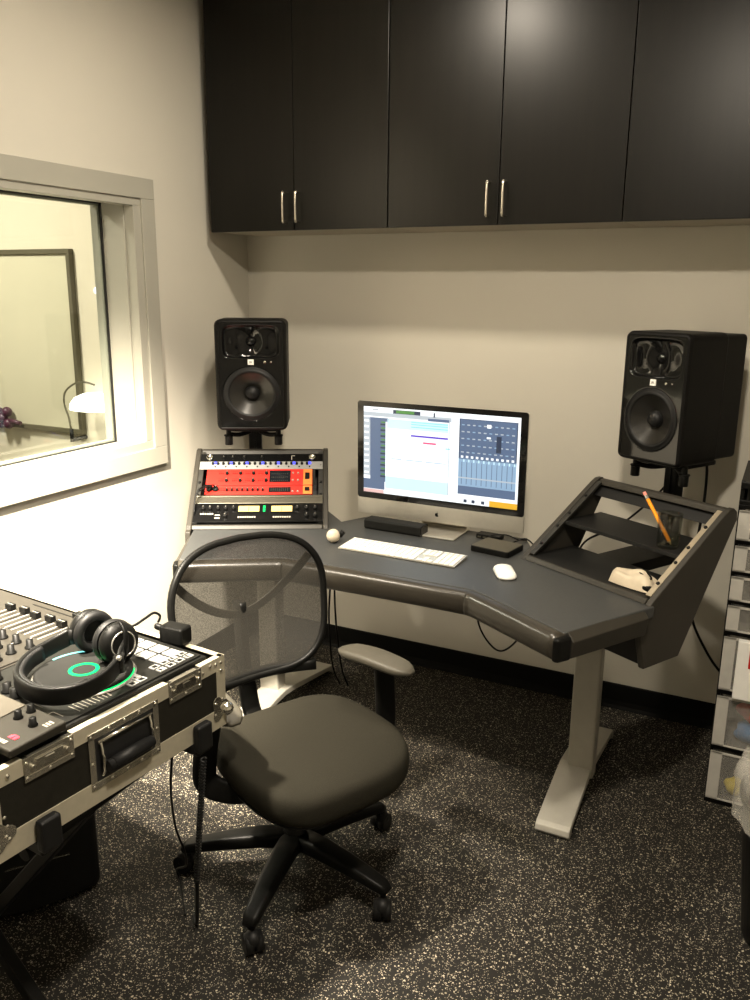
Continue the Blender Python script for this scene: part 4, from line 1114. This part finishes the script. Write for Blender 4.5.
blob('yellow_ball', X_+.085, Y_+.05, .029, .030, .030, .030, 'yellow', 'yellow ball in the bottom drawer of the tower', 'ball')

# waste bin
wb = thing('waste_bin', 'round black waste bin at the right edge, lined with clear plastic', 'bin', (2.405, -1.08, 0))
b = MB(); b.lathe([(.001, .002), (.128, .002), (.132, .008), (.168, .40), (.172, .405), (.172, .415), (.165, .415), (.160, .40), (.126, .012), (.001, .010)], 48, cap=False); b.build('bin_body', 'black', wb)
MB().lathe([(.1685, .395), (.176, .397), (.176, .412), (.1685, .414)], 48, cap=False).build('rim', 'black', wb)
ln = MB(); rings = []
for lv, (r_, z, amp) in enumerate(((.182, .335, .008), (.180, .375, .006), (.179, .41, .003), (.181, .432, .006), (.172, .455, .012), (.150, .47, .016), (.120, .455, .014), (.110, .38, .010))):
    rings.append([ln.bm.verts.new(((r_+amp*math.sin(k*1.1+lv)*math.cos(k*.37))*math.cos(2*PI*k/64), (r_+amp*math.sin(k*1.1+lv)*math.cos(k*.37))*math.sin(2*PI*k/64), z+amp*math.sin(k*.9+lv*2)*.8)) for k in range(64)])
for a_, b_ in zip(rings, rings[1:]):
    for k in range(64): ln.bm.faces.new([a_[k], a_[(k+1) % 64], b_[(k+1) % 64], b_[k]]).smooth = True
ln = ln.build('bin_liner', 'film'); ln.location = (2.395, -1.08, .022); tag(ln, 'crumpled clear plastic bag folded over the rim of the waste bin', 'plastic bag')

# ================================================================== LIGHT
def lamp(name, loc, power, size, color=(1., .80, .55), aim=None, spread=180, shape='DISK'):
    d = bpy.data.lights.new(name, 'AREA'); d.shape = shape; d.size = size; d.energy = power; d.color = color; d.spread = R(spread)
    o = bpy.data.objects.new(name, d); col.objects.link(o); o.location = loc
    if aim is not None: o.rotation_euler = (Vector(aim)-Vector(loc)).to_track_quat('-Z', 'Y').to_euler()
    return o
WARM = (1., .885, .72)
lamp('downlight_desk', (1.08, -1.08, H-.01), 22, .14, WARM)
lamp('downlight_room', (1.95, -2.30, H-.01), 50, .18, WARM)
def spot(name, loc, aim, power, size, blend=.5, rad=.06, color=WARM):
    d = bpy.data.lights.new(name, 'SPOT'); d.energy = power; d.spot_size = R(size); d.spot_blend = blend; d.shadow_soft_size = rad; d.color = color
    o = bpy.data.objects.new(name, d); col.objects.link(o); o.location = loc
    o.rotation_euler = (Vector(aim)-Vector(loc)).to_track_quat('-Z', 'Y').to_euler()
spot('spot_window', (.34, -2.12, H-.02), (.04, -2.0, .6), 850, 88, .75)
spot('added_wall_spot', (1.05, -2.60, H-.05), (0, -1.58, .78), 2000, 56, .85)  # added spot without a visible fixture, brightens the left wall
lamp('added_booth_light', (-1.5, -1.3, H-.01), 66, .4, (1., .91, .76))  # unseen light added so that the booth is lit

wd = bpy.data.worlds.new('World'); bpy.context.scene.world = wd; wd.use_nodes = True
wd.node_tree.nodes['Background'].inputs[0].default_value = (1., .9, .75, 1); wd.node_tree.nodes['Background'].inputs[1].default_value = .02

# ================================================================== CAMERA
cam = bpy.data.cameras.new('camera'); co = bpy.data.objects.new('camera', cam); col.objects.link(co)
th_, yaw, roll = R(14.237), R(26.2545), R(.4989)
fw = Vector((-math.sin(yaw)*math.cos(th_), math.cos(yaw)*math.cos(th_), -math.sin(th_)))
r0 = Vector((math.cos(yaw), math.sin(yaw), 0)); u0 = r0.cross(fw)
rr = r0*math.cos(roll)+u0*math.sin(roll); uu = -r0*math.sin(roll)+u0*math.cos(roll)
m3 = Matrix((rr, uu, -fw)).transposed()
co.matrix_world = Matrix.Translation((2.22, -3.20, 1.64)) @ m3.to_4x4()
cam.sensor_fit = 'VERTICAL'; cam.sensor_height = 36; cam.lens = 832.3/1000*36; cam.clip_start = .05
sc = bpy.context.scene; sc.camera = co
sc.view_settings.view_transform = 'Standard'; sc.view_settings.look = 'None'; sc.view_settings.gamma = 1; sc.view_settings.exposure = .58
sc.view_settings.use_curve_mapping = False
